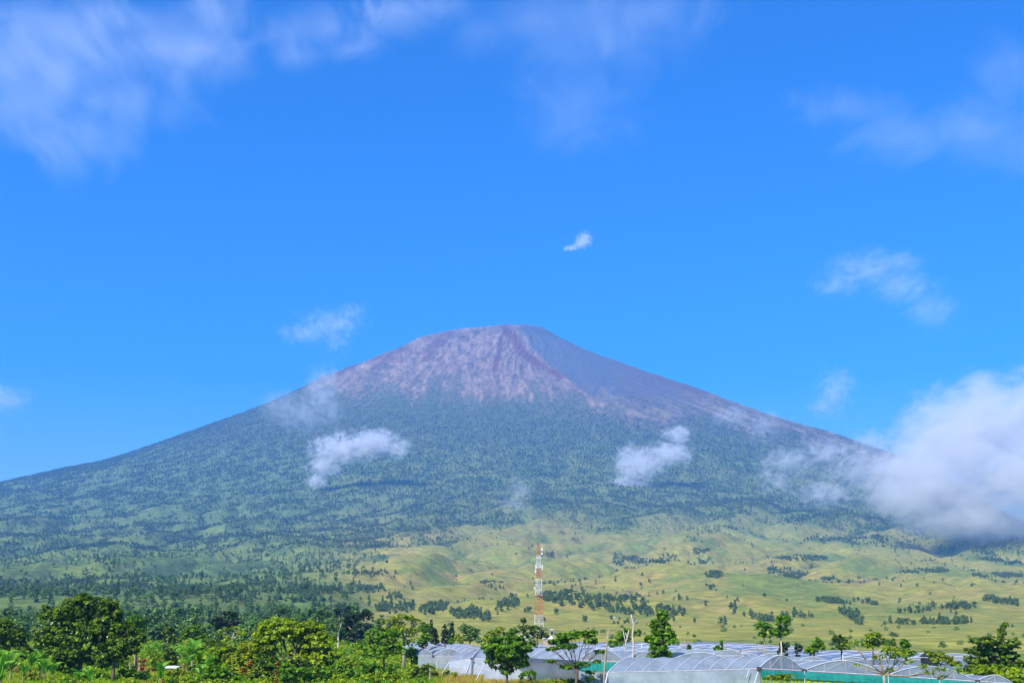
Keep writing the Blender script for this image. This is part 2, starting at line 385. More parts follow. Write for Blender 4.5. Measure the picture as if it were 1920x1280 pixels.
    sf = fbm((px*0.5 - py*1.3)/9., (px*1.2 + py*.5)/120., 3)
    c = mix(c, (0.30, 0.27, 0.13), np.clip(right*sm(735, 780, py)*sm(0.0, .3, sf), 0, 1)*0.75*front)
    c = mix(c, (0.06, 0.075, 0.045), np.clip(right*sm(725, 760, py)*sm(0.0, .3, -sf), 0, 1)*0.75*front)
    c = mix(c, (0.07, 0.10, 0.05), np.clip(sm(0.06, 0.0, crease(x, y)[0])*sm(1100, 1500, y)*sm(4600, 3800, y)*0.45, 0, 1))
    c = mix(c, (0.12, 0.22, 0.05), sm(60, 20, y))
    c = np.clip(c * (1 + 0.25*f4[:, None]), 0.01, 0.8)
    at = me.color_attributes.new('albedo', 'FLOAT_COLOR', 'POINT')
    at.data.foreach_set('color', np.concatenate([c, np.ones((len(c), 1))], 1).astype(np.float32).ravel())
    m, n, o = newmat('ground'); p = n.nodes.new('ShaderNodeBsdfPrincipled')
    a = n.nodes.new('ShaderNodeAttribute'); a.attribute_name = 'albedo'
    geo = n.nodes.new('ShaderNodeNewGeometry')
    mp = n.nodes.new('ShaderNodeMapping'); L(n, geo.outputs['Position'], mp.inputs['Vector'])
    nz = ramp(n, noise(n, 0.05, 9, 0.72, mp.outputs[0]), [(0.32, (0.55, 0.58, 0.55)), (0.5, (1, 1, 1)), (0.7, (1.45, 1.38, 1.25))])
    mx = n.nodes.new('ShaderNodeMix'); mx.data_type = 'RGBA'; mx.blend_type = 'MULTIPLY'; mx.inputs['Factor'].default_value = 1.0
    mx.clamp_result = False
    L(n, a.outputs['Color'], mx.inputs['A']); L(n, nz, mx.inputs['B'])
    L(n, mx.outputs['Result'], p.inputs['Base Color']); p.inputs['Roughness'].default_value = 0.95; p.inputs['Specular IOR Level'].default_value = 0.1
    bp = n.nodes.new('ShaderNodeBump'); bp.inputs['Strength'].default_value = 0.9; bp.inputs['Distance'].default_value = 6.0
    L(n, noise(n, 0.035, 8, 0.62, mp.outputs[0]), bp.inputs['Height']); L(n, bp.outputs[0], p.inputs['Normal'])
    L(n, p.outputs[0], o.inputs[0]); me.materials.append(m)
    tag(obj('ground', me), 'grassy foothills and volcanic cone with bare brown summit', None, None, 'structure')
build_ground()

# ------------------------------------------------------------------ air
def volume_mat(name, color, density, aniso=0.0):
    m, n, o = newmat(name); v = n.nodes.new('ShaderNodeVolumePrincipled')
    v.inputs['Color'].default_value = (*color, 1); v.inputs['Density'].default_value = density; v.inputs['Anisotropy'].default_value = aniso
    L(n, v.outputs[0], o.inputs['Volume']); return m
HAZE_TOP = 2330.0
hz = MB().box((0, 0, (HAZE_TOP-30)/2), (17000, 17000, (HAZE_TOP+30)/2)).obj('haze', volume_mat('haze', (0.18, 0.46, 1.0), 7.6e-5))
tag(hz, 'pale blue haze thickening toward the mountain', None, None, 'stuff')

def cloud(label, d, lobes, dens, amp=1.1, nscale=None, seed=0, depth=0.9, soft=1.0, group=None, detail=5, aniso=0.1, stretch=(1, 0.3, 1.15)):
    c0 = Vector(P(np.mean([l[0] for l in lobes]), np.mean([l[1] for l in lobes]), d))
    LB = []
    rnd = random.Random(seed)
    for (px, py, rx, ry) in lobes:
        p = Vector(P(px, py, d)) - c0; k = d / F * 1.22
        dep = max(rx, ry) * k * depth * 0.6
        LB.append((p + Vector((0, rnd.uniform(-.25, .25)*dep, 0)), (rx*k, dep, ry*k)))
    bm = bmesh.new()
    for p, r in LB:
        g = bmesh.ops.create_icosphere(bm, subdivisions=2, radius=1.0)
        for v in g['verts']: v.co = Vector((v.co.x*r[0]*1.22, v.co.y*r[1]*1.22, v.co.z*r[2]*1.22)) + p
    h = bmesh.ops.convex_hull(bm, input=bm.verts)
    bmesh.ops.delete(bm, geom=[v for v in bm.verts if not v.link_faces] + h['geom_interior'], context='VERTS')
    loose = [f for f in bm.faces if f not in set(g_ for g_ in h['geom'] if isinstance(g_, bmesh.types.BMFace))]
    bmesh.ops.delete(bm, geom=loose, context='FACES')
    bmesh.ops.recalc_face_normals(bm, faces=bm.faces)
    me = bpy.data.meshes.new('cloud'); bm.to_mesh(me); bm.free()
    m, n, o = newmat('cloud_vapour'); v = n.nodes.new('ShaderNodeVolumePrincipled')
    tc = n.nodes.new('ShaderNodeTexCoord'); pos = tc.outputs['Object']
    rmean = sum(min(r[0], r[2]) for _, r in LB) / len(LB)
    s = nscale or 2.3 / rmean
    mp = n.nodes.new('ShaderNodeMapping'); mp.inputs['Location'].default_value = (seed*3.7, seed*1.9, seed*2.3)
    mp.inputs['Scale'].default_value = (s*stretch[0], s*stretch[1], s*stretch[2]); L(n, pos, mp.inputs['Vector'])
    nz = n.nodes.new('ShaderNodeTexNoise'); nz.inputs['Scale'].default_value = 1.0; nz.inputs['Detail'].default_value = detail; nz.inputs['Roughness'].default_value = 0.66
    nz.inputs['Distortion'].default_value = 1.1
    L(n, mp.outputs[0], nz.inputs['Vector'])
    f = None
    for p, r in LB:
        a = n.nodes.new('ShaderNodeVectorMath'); a.operation = 'SUBTRACT'; L(n, pos, a.inputs[0]); a.inputs[1].default_value = p
        b = n.nodes.new('ShaderNodeVectorMath'); b.operation = 'DIVIDE'; L(n, a.outputs[0], b.inputs[0]); b.inputs[1].default_value = r
        l = n.nodes.new('ShaderNodeVectorMath'); l.operation = 'LENGTH'; L(n, b.outputs[0], l.inputs[0])
        q = mathn(n, 'SUBTRACT', 1.0, l.outputs['Value'])
        f = q if f is None else mathn(n, 'MAXIMUM', f, q)
    g = mathn(n, 'ADD', f, mathn(n, 'MULTIPLY', mathn(n, 'SUBTRACT', nz.outputs[0], 0.53), amp * 2.0))
    g = mathn(n, 'MULTIPLY', g, 1.0/soft, True)
    g = mathn(n, 'POWER', g, 1.5)
    L(n, mathn(n, 'MULTIPLY', g, dens), v.inputs['Density'])
    v.inputs['Color'].default_value = (0.97, 0.98, 1.0, 1); v.inputs['Anisotropy'].default_value = aniso
    L(n, v.outputs[0], o.inputs['Volume']); me.materials.append(m)
    ob = obj('cloud', me, None, c0)
    return tag(ob, label, 'cloud', group)
# dens is the extinction per metre at a core
cloud('bright white two-humped cloud low on the left forested slope', 5500, [(640,845,56,32),(700,830,52,28),(745,838,26,22),(612,872,38,26),(595,900,26,18)], 0.045, 1.0, detail=7, seed=1, soft=0.8)
cloud('faint bluish mist column rising across the left forested flank', 6400, [(600, 740, 39, 64), (565, 775, 53, 39), (535, 765, 57, 34), (612, 705, 28, 30), (620, 770, 28, 34)], 0.00825, 1.0, detail=7, seed=2)
cloud('bright white cloud with a curled tail on the right forested slope', 5600, [(1195,872,52,38),(1255,850,46,26),(1270,815,30,20),(1180,908,42,20)], 0.040, 1.0, detail=7, seed=3, soft=0.8)
cloud('small faint mist tuft at the top edge of the grassland', 4300, [(975,920,28,30),(965,942,32,18)], 0.014, 1.0, detail=7, seed=4)
cloud('tiny pale puff beneath the brown summit rock on the left', 6900, [(718,738,17,14)], 0.00375, 1.25, detail=7, seed=5)
cloud('thin torn mist streaming from the large right-hand cloud across the slope', 4900, [(1480,862,62,32),(1550,845,60,30),(1430,800,38,34),(1610,880,80,44),(1545,925,66,32),(1370,780,40,22),(1640,835,56,34),(1460,900,40,26)], 0.01430, 1.25, detail=7, seed=6)
cloud('large grey white cloud bank covering the right shoulder of the mountain', 4000, [(1770,830,95,85),(1730,900,100,75),(1810,930,120,65),(1680,880,60,40),(1850,800,120,95),(1790,850,120,80),(1900,900,130,90),(1750,925,100,58),(1835,735,40,42),(1950,780,90,90),(1720,860,60,60),(1690,925,80,50),(1790,975,110,36),(1890,980,90,40)], 0.032, 0.75, detail=7, seed=7, depth=1.7, soft=1.3)
cloud('small slanting white cloud beside the right ridge of the volcano', 15500, [(1562, 735, 31, 46), (1582, 712, 26, 24), (1545, 762, 34, 29)], 0.00535, 1.2, detail=7, seed=8)
cloud('soft pinkish cloud in the blue sky above the left flank', 12000, [(620, 608, 65, 34), (575, 625, 57, 23), (658, 588, 36, 23), (630, 635, 36, 36)], 0.00381, 1.25, detail=7, seed=9)
cloud('arched thin cloud in the sky above the right flank', 10000, [(1625, 505, 82, 42), (1690, 540, 72, 40), (1745, 580, 62, 45), (1570, 535, 55, 28), (1680, 490, 62, 25)], 0.00286, 1.2, detail=7, seed=10)
cloud('tiny crisp white cloud alone in mid sky over the summit', 9500, [(1095,450,16,16),(1070,465,15,6),(1086,458,12,9)], 0.020, 1.2, detail=7, seed=11, soft=0.5)
cloud('small pale cloud cut by the left edge of the picture', 15500, [(5, 748, 55, 29), (-30, 740, 52, 31)], 0.00417, 1.2, detail=7, seed=12)
cloud('broad grey veil of cloud filling the upper left sky', 7000, [(110, 110, 248, 151), (300, 90, 184, 119), (150, 255, 140, 97), (40, 190, 151, 119), (240, 190, 151, 86)], 0.00405, 0.85, seed=13, nscale=0.0022, soft=1.2, detail=7, depth=0.35, group=None)
cloud('bright plume of thin cloud at the top, right of the broad left veil', 7000, [(410,35,80,75),(440,110,60,70),(400,10,80,50),(370,90,60,60)], 0.00459, 0.85, seed=14, nscale=0.0022, soft=1.2, detail=7, depth=0.5)
cloud('pale cloud sheet along the top edge left of centre', 7000, [(600,50,130,70),(740,25,130,62),(820,5,90,45),(560,110,80,40),(660,90,90,40)], 0.00405, 0.85, seed=15, nscale=0.0022, soft=1.2, detail=7, depth=0.4)
cloud('dim smoky veil hanging from the top edge right of centre', 7200, [(1130, 60, 207, 138), (1010, 30, 172, 92), (1090, 200, 150, 138), (1200, 20, 207, 69), (900, 60, 103, 69)], 0.00189, 0.85, seed=16, nscale=0.0022, soft=1.2, detail=7, depth=0.35)
cloud('lilac veil of cloud at the right edge of the upper sky', 8200, [(1900, 150, 103, 115), (1850, 240, 150, 98), (1700, 250, 161, 69), (1930, 260, 126, 115), (1590, 200, 126, 52)], 0.00219, 0.85, seed=17, nscale=0.0022, soft=1.2, detail=7, depth=0.4)

# ------------------------------------------------------------------ foliage
def leafcloud(lobes, n, size, seed, flat=0.75, sub=0.30, fill=0.16, up=0.55, per=30, droop=0.0):
    """leaf-sized faces gathered in clumps over the surface of several ellipsoids"""
    rs = np.random.RandomState(seed)
    lb = np.array(lobes, float); wgt = lb[:, 3]*lb[:, 5] + lb[:, 3]*lb[:, 4]; wgt /= wgt.sum()
    nc = max(len(lb)*6, int(n/per))
    cl = rs.choice(len(lb), nc, p=wgt)
    z = rs.uniform(-0.55, 1.0, nc); a = rs.uniform(0, 2*np.pi, nc); q = np.sqrt(1-z*z)
    dr = np.stack([q*np.cos(a), q*np.sin(a), z], 1)
    rad = lb[cl, 3:6]; rmin = rad.min(1)
    ctr = lb[cl, :3] + dr*rad*rs.uniform(0.66, 0.98, nc)[:, None]
    sr = rmin * sub * rs.uniform(0.65, 1.35, nc)
    ctint = rs.uniform(-0.18, 0.18, nc)
    k = rs.randint(0, nc, n)
    z = rs.uniform(-0.5, 1.0, n); a = rs.uniform(0, 2*np.pi, n); q = np.sqrt(1-z*z)
    ld = np.stack([q*np.cos(a), q*np.sin(a), z], 1)
    pos = ctr[k] + ld*sr[k][:, None]*rs.uniform(0.35, 1.15, n)[:, None]*np.array([1, 1, flat])
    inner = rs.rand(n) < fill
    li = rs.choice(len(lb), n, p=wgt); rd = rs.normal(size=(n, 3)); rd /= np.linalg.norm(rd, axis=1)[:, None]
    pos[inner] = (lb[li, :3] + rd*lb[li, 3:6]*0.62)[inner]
    nrm = 0.45*dr[k] + 0.55*ld + 0.34*rs.normal(size=(n, 3)) + np.array([0, 0, up])
    nrm /= np.linalg.norm(nrm, axis=1)[:, None]
    t = np.cross(nrm, rs.normal(size=(n, 3))); t /= np.linalg.norm(t, axis=1)[:, None]; b = np.cross(nrm, t)
    s = size * rs.uniform(0.6, 1.35, n)[:, None]; s[inner] *= 1.7
    t = t*s*0.75; b = b*s*0.46
    V = np.stack([pos - t, pos - b + nrm*s*0.1, pos + t, pos + b + nrm*s*0.1], 1).reshape(-1, 3)
    Q = np.arange(n*4).reshape(-1, 4)
    tint = np.clip(0.45 + ctint[k] + rs.normal(0, 0.2, n), 0, 1); tint[inner] *= 0.3  # inner leaves get a darker tint: shade inside the crown put into colour
    return V, Q, tint

def scatter(name, pts, scl, rot, idx, protos, label, var=None):
    """one object of many real instances: stuff that nobody could count"""
    me = bpy.data.meshes.new(name); me.vertices.add(len(pts)); me.vertices.foreach_set('co', np.asarray(pts, np.float32).ravel())
    for nm, ty, dat in (('scl', 'FLOAT', scl), ('rot', 'FLOAT', rot), ('idx', 'INT', idx)) + ((('var', 'FLOAT', var),) if var is not None else ()):
        a = me.attributes.new(nm, ty, 'POINT'); a.data.foreach_set('value', np.asarray(dat, np.float32 if ty == 'FLOAT' else np.int32))
    o = obj(name, me); g = bpy.data.node_groups.new(name, 'GeometryNodeTree')
    g.interface.new_socket('Geometry', in_out='INPUT', socket_type='NodeSocketGeometry'); g.interface.new_socket('Geometry', in_out='OUTPUT', socket_type='NodeSocketGeometry')
    N = g.nodes; gi, go = N.new('NodeGroupInput'), N.new('NodeGroupOutput'); ip = N.new('GeometryNodeInstanceOnPoints'); jn = N.new('GeometryNodeJoinGeometry')
    for pr in reversed(protos):
        oi = N.new('GeometryNodeObjectInfo'); oi.inputs['Object'].default_value = pr; oi.inputs['As Instance'].default_value = True; oi.transform_space = 'ORIGINAL'
        g.links.new(oi.outputs['Geometry'], jn.inputs[0])
    def at(nm, ty):
        a = N.new('GeometryNodeInputNamedAttribute'); a.data_type = ty; a.inputs['Name'].default_value = nm; return a.outputs[0]
    cx = N.new('ShaderNodeCombineXYZ'); g.links.new(at('rot', 'FLOAT'), cx.inputs[2])
    g.links.new(gi.outputs[0], ip.inputs['Points']); g.links.new(jn.outputs[0], ip.inputs['Instance']); ip.inputs['Pick Instance'].default_value = True
    g.links.new(at('idx', 'INT'), ip.inputs['Instance Index']); g.links.new(cx.outputs[0], ip.inputs['Rotation']); g.links.new(at('scl', 'FLOAT'), ip.inputs['Scale'])
    g.links.new(ip.outputs[0], go.inputs[0])
    md = o.modifiers.new('scatter', 'NODES'); md.node_group = g
    return tag(o, label, None, None, 'stuff')

# far trees (unit: metres, about 14 m tall) -------------------------------------------------
def far_tree_mesh(kind, seed, n=90, mat=None, leaf=None, trunk=True):
    rs = random.Random(seed)
    if kind == 'broad':  lobes = [(rs.uniform(-2, 2), rs.uniform(-2, 2), rs.uniform(3.2, 9.5), rs.uniform(1.8, 3.9), rs.uniform(1.8, 3.9), rs.uniform(1.6, 3.2)) for _ in range(6)]
    elif kind == 'tall': lobes = [(rs.uniform(-.8, .8), rs.uniform(-.8, .8), 5.0 + 2.7*i, 2.4 - 0.35*i, 2.4 - 0.35*i, 2.2) for i in range(4)]
    elif kind == 'gum':  lobes = [(rs.uniform(-1.6, 1.6), rs.uniform(-1.6, 1.6), rs.uniform(8, 13.5), rs.uniform(1.3, 2.1), rs.uniform(1.3, 2.1), rs.uniform(1.0, 1.7)) for _ in range(7)] + [(rs.uniform(-2, 2), rs.uniform(-2, 2), rs.uniform(1.5, 6), rs.uniform(1.5, 2.4), rs.uniform(1.5, 2.4), rs.uniform(1.4, 2.2)) for _ in range(5)]
    else: lobes = [(0, 0, 2.0, 2.6, 2.6, 2.0), (1.6, .6, 1.6, 1.9, 1.9, 1.5), (-1.5, -.4, 1.5, 1.8, 1.8, 1.6)]
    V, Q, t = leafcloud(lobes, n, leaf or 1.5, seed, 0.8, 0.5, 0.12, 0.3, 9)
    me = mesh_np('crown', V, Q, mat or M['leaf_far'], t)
    if trunk and kind != 'shrub':
        bm = bmesh.new(); bm.from_mesh(me); nf = len(bm.faces)
        mb = MB(); mb.tube([(0, 0, -1), (0.1, 0, 5), (0, .1, 11 if kind != 'broad' else 7)], [0.26, 0.2, 0.1], 5)
        vs = [bm.verts.new(v) for v in mb.V]
        for f in mb.F:
            fc = bm.faces.new([vs[i] for i in f]); fc.material_index = 1
        bm.to_mesh(me); bm.free(); me.materials.append(M['bark_pale'])
    return me
rng = np.random.RandomState(3)
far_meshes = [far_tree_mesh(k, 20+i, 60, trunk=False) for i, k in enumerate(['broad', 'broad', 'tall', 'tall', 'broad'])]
mid_meshes = [far_tree_mesh(k, 40+i, 420, M['leaf_slope'], leaf=1.05) for i, k in enumerate(['broad', 'broad', 'tall', 'broad', 'broad'])]
wood_meshes = [far_tree_mesh(k, 60+i, 760, M['leaf_wood'], 0.72) for i, k in enumerate(['gum', 'broad', 'gum', 'broad', 'broad', 'gum'])]
shrub_meshes = [far_tree_mesh('shrub', 80+i, 260, M['leaf_wood'], 0.55) for i in range(3)]

def sample(ymin, ymax, n, half=0.47, seed=0):
    rs = np.random.RandomState(seed)
    y = np.sqrt(rs.uniform(ymin**2, ymax**2, n)); x = rs.uniform(-half, half, n) * y
    return x, y, height(x, y), rs
def in_groves(px, py, n2):
    g = np.zeros(len(px))
    for (cx, cy, rx, ry, tl) in GROVES:
        dx, dy = px-cx, py-cy
        dy = dy - tl*dx
        g = np.maximum(g, ((dx/rx)**2 + (dy/ry)**2 + n2*1.2 < 1.0))
    return g
# mountain forest + slope groves
x, y, z, rs = sample(3300, 8900, 330000, seed=5)
px, py, wood, rock, n1, n2, n3 = veg(x, y, z)
ok = (rs.rand(len(x)) < (0.5 + 0.5*sm(-.28, .12, fbm(x/48, y/80, 3))) * np.where(rock > .5, 0.05 + 0.32*sm(620, 760, py)*sm(0, .3, n2+.5*n1), np.clip(wood, 0.012, 1)*(0.66 + 0.3*sm(930, 840, py)))) & (py < 1200)
ok |= (in_groves(px, py, n2) > 0) & (rs.rand(len(x)) < 0.95) & (y < 5200)
x, y, z, py_, n1_, n3_, px_ = x[ok], y[ok], z[ok], py[ok], n1[ok], n3[ok], px[ok]
sc_ = rs.uniform(0.55, 1.15, len(x)) * np.interp(py_, [700, 800, 900, 1100], [0.42, 0.75, 0.95, 0.85])
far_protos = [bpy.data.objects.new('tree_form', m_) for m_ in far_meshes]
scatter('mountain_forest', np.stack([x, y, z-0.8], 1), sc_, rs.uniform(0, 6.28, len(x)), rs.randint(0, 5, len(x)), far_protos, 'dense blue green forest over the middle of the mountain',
        np.clip(0.0 + 0.25*sm(800, 960, py_) + 0.9*n1_ + 0.8*n3_ + 1.0*fbm(x/60, y/90, 3) - 0.45*sm(.12, .0, gully(x, y)) + 0.35*sm(880, 980, py_) + 0.25*sm(500, 900, px_) - 0.15, 0, 1) * rs.uniform(0.75, 1, len(x)))  # tint also lowered to the darker green along gully lines
print('forest', len(x))
def where(px, table):
    for lim, t in table:
        if px < lim: return t
    return table[-1][1]
def hill_label(x, y, z, s):
    px, py = proj(x, y, z)
    a = 'stunted' if s < .42 else ('middling' if s < .57 else 'fuller')
    b = 'low on the slope' if py > 1140 else ('part way up the slope' if py > 1095 else 'higher on the slope')
    c = where(px, [(800, 'above the left greenhouses'), (990, 'just left of the lattice tower'), (1130, 'just right of the lattice tower'), (1300, 'above the dense upright tree'),
                   (1410, 'above the small bare stems'), (1520, 'above the two ball-crowned trees'), (1720, 'above the thin foreground tree'), (9999, 'near the right edge of the view')])
    return '%s dark tree %s, %s' % (a, b, c)
def wood_label(x, y, z, s):
    px, py = proj(x, y, z + 13*s)
    a = 'smaller' if s < .85 else 'taller'
    b = 'front row' if y < 520 else ('second depth' if y < 600 else 'back')
    c = where(px, [(60, 'at the left edge'), (260, 'behind the very large dark tree'), (400, 'above the white roofed shelter'), (480, 'left of the big yellow-green tree'), (640, 'behind the big yellow-green tree'), (9999, 'left of the umbrella-crowned tree')])
    return '%s grey green tree of the wood, %s, %s' % (a, b, c)
# open hillside + low woods: the nearest as individuals
def spread(name, label, group, cat, meshes, pts, scl, rs, keep, stuff_name, stuff_label, protos_meshes=None):
    x, y, z = pts; key = -scl / y
    order = np.argsort(key); first = None
    for i in order[:keep]:
        o = bpy.data.objects.new(name, meshes[rs.randint(len(meshes))]); link(o)
        o.location = (x[i], y[i], z[i]-0.3); o.scale = (scl[i],)*3; o.rotation_euler[2] = rs.uniform(0, 6.28)
        tag(o, label(x[i], y[i], z[i], scl[i]), cat, group)
    rest = order[keep:]
    if len(rest):
        pm = [bpy.data.objects.new('tree_form', m_) for m_ in (protos_meshes or meshes)]
        scatter(stuff_name, np.stack([x[rest], y[rest], z[rest]-0.3], 1), scl[rest], rs.uniform(0, 6.28, len(rest)), rs.randint(0, len(pm), len(rest)), pm, stuff_label)
    print(name, len(x))
x, y, z, rs = sample(1000, 3300, 70000, seed=8)
px, py, wood, rock, n1, n2, n3 = veg(x, y, z)
right = px > 700 - 60*n1
grv = in_groves(px, py, n2) > 0
p1 = np.where(grv, 0.97, np.where(right, 0.004 + 0.03*sm(0.15, 0.5, n1+n2), 0))
p1 = np.where((crease(x, y)[0] < 0.035) & (n1 > -.05) & right, 0.12, p1)
ok = (rs.rand(len(x)) < p1) & (right | grv)
spread('hillside_tree', hill_label, 'trees scattered over the open slopes', 'tree', mid_meshes,
       (x[ok], y[ok], z[ok]), rs.uniform(0.28, 0.66, ok.sum()), rs, 290, 'hillside_woods', 'strips and patches of woodland on the lower grass slopes')
xw, yw, zw, rs2 = sample(420, 3300, 60000, seed=9)
px, py, wood, rock, n1, n2, n3 = veg(xw, yw, zw)
lw = sm(735, 640, px + 60*n1 + 40*n2)
ok = (rs2.rand(len(xw)) < lw * (0.22 + 0.6*sm(-.15, .2, n2+.6*n1)) * np.interp(yw, [400, 900, 2200], [.9, .45, .28])) & (yw > 420 + 120*n1)
spread('woodland_tree', wood_label, 'trees of the wood behind the gardens', 'tree', wood_meshes,
       (xw[ok], yw[ok], zw[ok]), rs2.uniform(0.55, 1.2, ok.sum())*np.interp(yw[ok], [400, 1500, 3000], [1, .8, .7]), rs2, 290, 'distant_wood', 'distant wood at the foot of the mountain on the left', wood_meshes)
# scrub behind the greenhouses
xs, ys, zs, rs3 = sample(330, 1000, 9000, seed=12)
px, py = proj(xs, ys, zs); n2 = fbm(xs/60, ys/60, 3)
ok = (px > 700) & (rs3.rand(len(xs)) < 0.02 + 0.8*sm(0.12, 0.4, n2)*sm(700,400,ys)*.5)
scatter('scrub', np.stack([xs[ok], ys[ok], zs[ok]-0.2], 1), rs3.uniform(0.3, 0.8, ok.sum()), rs3.uniform(0, 6, ok.sum()), rs3.randint(0, 3, ok.sum()),
        [bpy.data.objects.new('shrub_form', m_) for m_ in shrub_meshes], 'low scrub dotted over the dry grass behind the greenhouses')

# ------------------------------------------------------------------ greenhouses
def arch(t): return (1 - abs(2*t - 1)**1.75)
def lerp(a, b, t): return Vector(a).lerp(Vector(b), t)
def bay(root, A, B, C, D, rise, ns, film='film', gable='', ribs=True, rib_r=0.07, rib_ends=True, label=None):
    """one span: A-B near gutter (left to right), D-C far gutter; the arch rises between them"""
    A, B, C, D = map(Vector, (A, B, C, D))
    def pt(s, t, up=0.0):
        return lerp(lerp(A, B, s), lerp(D, C, s), t) + Vector((0, 0, rise*arch(t)+up))
    nS, nT = max(4, ns*2), 12
    V, Fc = [], []
    for i in range(nS+1):
        for k in range(nT+1):
            sag = -0.05*math.sin(math.pi*((i/nS*ns) % 1.0))
            V.append(pt(i/nS, k/nT, sag))
    for i in range(nS):
        for k in range(nT):
            a = i*(nT+1)+k; Fc.append((a, a+1, a+nT+2, a+nT+1))
    build('roof_sheet', V, Fc, M[film], root, True)
    if ribs:
        for i in range(ns+1):
            r = rib_r if 0 < i < ns else rib_r*1.35
            MB().tube([pt(i/ns, k/14, 0.05) for k in range(15)], r, 5).obj('rib', M['pipe'], root, True)
    for s, key in ((0.0, 'L'), (1.0, 'R')):
        if key in gable:
            V = [pt(s, k/14) for k in range(15)] + [lerp(lerp(A, B, s), lerp(D, C, s), k/14) for k in range(15)]
            off = (A-B).normalized()*(-0.02 if s else 0.02)
            build('gable_sheet', [v-off for v in V], [(k, k+1, k+16, k+15) for k in range(14)], M['film'], root)
            MB().tube([lerp(A, B, s), lerp(D, C, s)], 0.09, 5).obj('tie_beam', M['gutter'], root)
            mb = MB()
            for t in (0.25, 0.5, 0.75): mb.tube([pt(s, t), lerp(lerp(A, B, s), lerp(D, C, s), t)], 0.035, 4)
            mb.tube([pt(s, 0.5), lerp(lerp(A, B, s), lerp(D, C, s), 0.22)], 0.03, 4).tube([pt(s, 0.5), lerp(lerp(A, B, s), lerp(D, C, s), 0.78)], 0.03, 4)
            mb.obj('brace', M['gutter'], root)
def wall(root, A, B, flare=0.5, film='film_wall', posts=0, bottom=None, back=None, name='side_sheet'):
    A, B = Vector(A), Vector(B); n = (B-A).cross(Vector((0, 0, 1))).normalized()
    if n.y > 0: n = -n
    k = 10; V = []
    for i in range(k+1):
        p = lerp(A, B, i/k); gz = ground(p.x, p.y) if bottom is None else p.z - bottom
        V += [p + n*0.04, p + n*flare*0.45 + Vector((0, 0, (gz-p.z)*0.5)), Vector((p.x, p.y, gz-0.1)) + n*flare]
    build(name, V, [(3*i+j, 3*i+j+1, 3*i+j+4, 3*i+j+3) for i in range(k) for j in (0, 1)], M[film], root, True)
    for i in range(posts+1 if posts else 0):
        p = lerp(A, B, i/posts); gz = ground(p.x, p.y)
        MB().tube([p - n*0.1, Vector((p.x, p.y, gz-.3)) - n*0.1], 0.06, 5).obj('post', M['pipe'], root)
def gutter(root, A, B, r=0.1): MB().tube([A, lerp(A, B, .5)+Vector((0, 0, -.04)), B], r, 5).obj('gutter', M['gutter'], root)
def clamp_(root, p, r=.28): MB().box(Vector(p)+Vector((0, -0.1, 0)), (r, r*.6, r*.8)).obj('gutter_clamp', M['clamp'], root)
def strip(root, A, B, h, mat, off=0.12, drop=0.0, name='net_strip', sag=0.12):
    A, B = Vector(A), Vector(B); n = (B-A).cross(Vector((0, 0, 1))).normalized()
    if n.y > 0: n = -n
    k = 24; V = []; rs = random.Random(int(abs(A.x)*10))
    for i in range(k+1):
        p = lerp(A, B, i/k) + n*off - Vector((0, 0, drop)); d1 = rs.uniform(0, sag); d2 = rs.uniform(0, sag)
        V += [p - Vector((0, 0, d1*.4)), p + n*0.06*(i % 2) - Vector((0, 0, h*0.5)), p - Vector((0, 0, h+d2))]
    return build(name, V, [(3*i+j, 3*i+j+1, 3*i+j+4, 3*i+j+3) for i in range(k) for j in (0, 1)], M[mat], root)

# near right block: long side sheet facing the camera, green netted gables
A, B = P(1140, 1260, 150), P(1423, 1253, 153); C = P(1507, 1257, 156); D = P(1222, 1259, 157)
g1 = empty('greenhouse', (B[0], B[1], ground(B[0], B[1])), 'nearest plastic greenhouse span, long whitish side sheet with ribs slanting over its roof', 'greenhouse', 'plastic tunnel greenhouses')
def adopt(root):
    bpy.context.view_layer.update()
    inv = root.matrix_world.inverted()
    for c in root.children: c.matrix_parent_inverse = inv
bay(g1, A, B, C, D, 1.7, 9, gable='RL', rib_r=0.045)
wall(g1, A, B, 0.9, posts=6); gutter(g1, A, B, 0.07); clamp_(g1, B)
MB().tube([A, (A[0]-1.0, A[1]-1.0, ground(A[0], A[1]-1))], 0.10, 6).obj('corner_post', M['pipe'], g1)
MB().tube([B, (B[0]-1.6, B[1]-1.0, ground(B[0], B[1]-1))], 0.10, 6).obj('corner_post', M['pipe'], g1)
q = lerp(A, B, 0.93); MB().tube([q+Vector((0, -.5, 0)), q+Vector((-.5, -.9, -1.0))], 0.05, 5).obj('vent_rod', M['pipe'], g1)
strip(g1, B, C, 0.85, 'net', 0.3, 0.1); strip(g1, lerp(B, C, .02), C, 0.9, 'net_yellow', 0.1, 0.9, 'yellow_net'); wall(g1, B, C, 0.3, 'film_wall')
adopt(g1)
C2, C3, C4 = P(1664, 1266, 158), P(1832, 1277, 160), P(1900, 1281, 161)
back = Vector((-9.0, 24.0, -0.4))
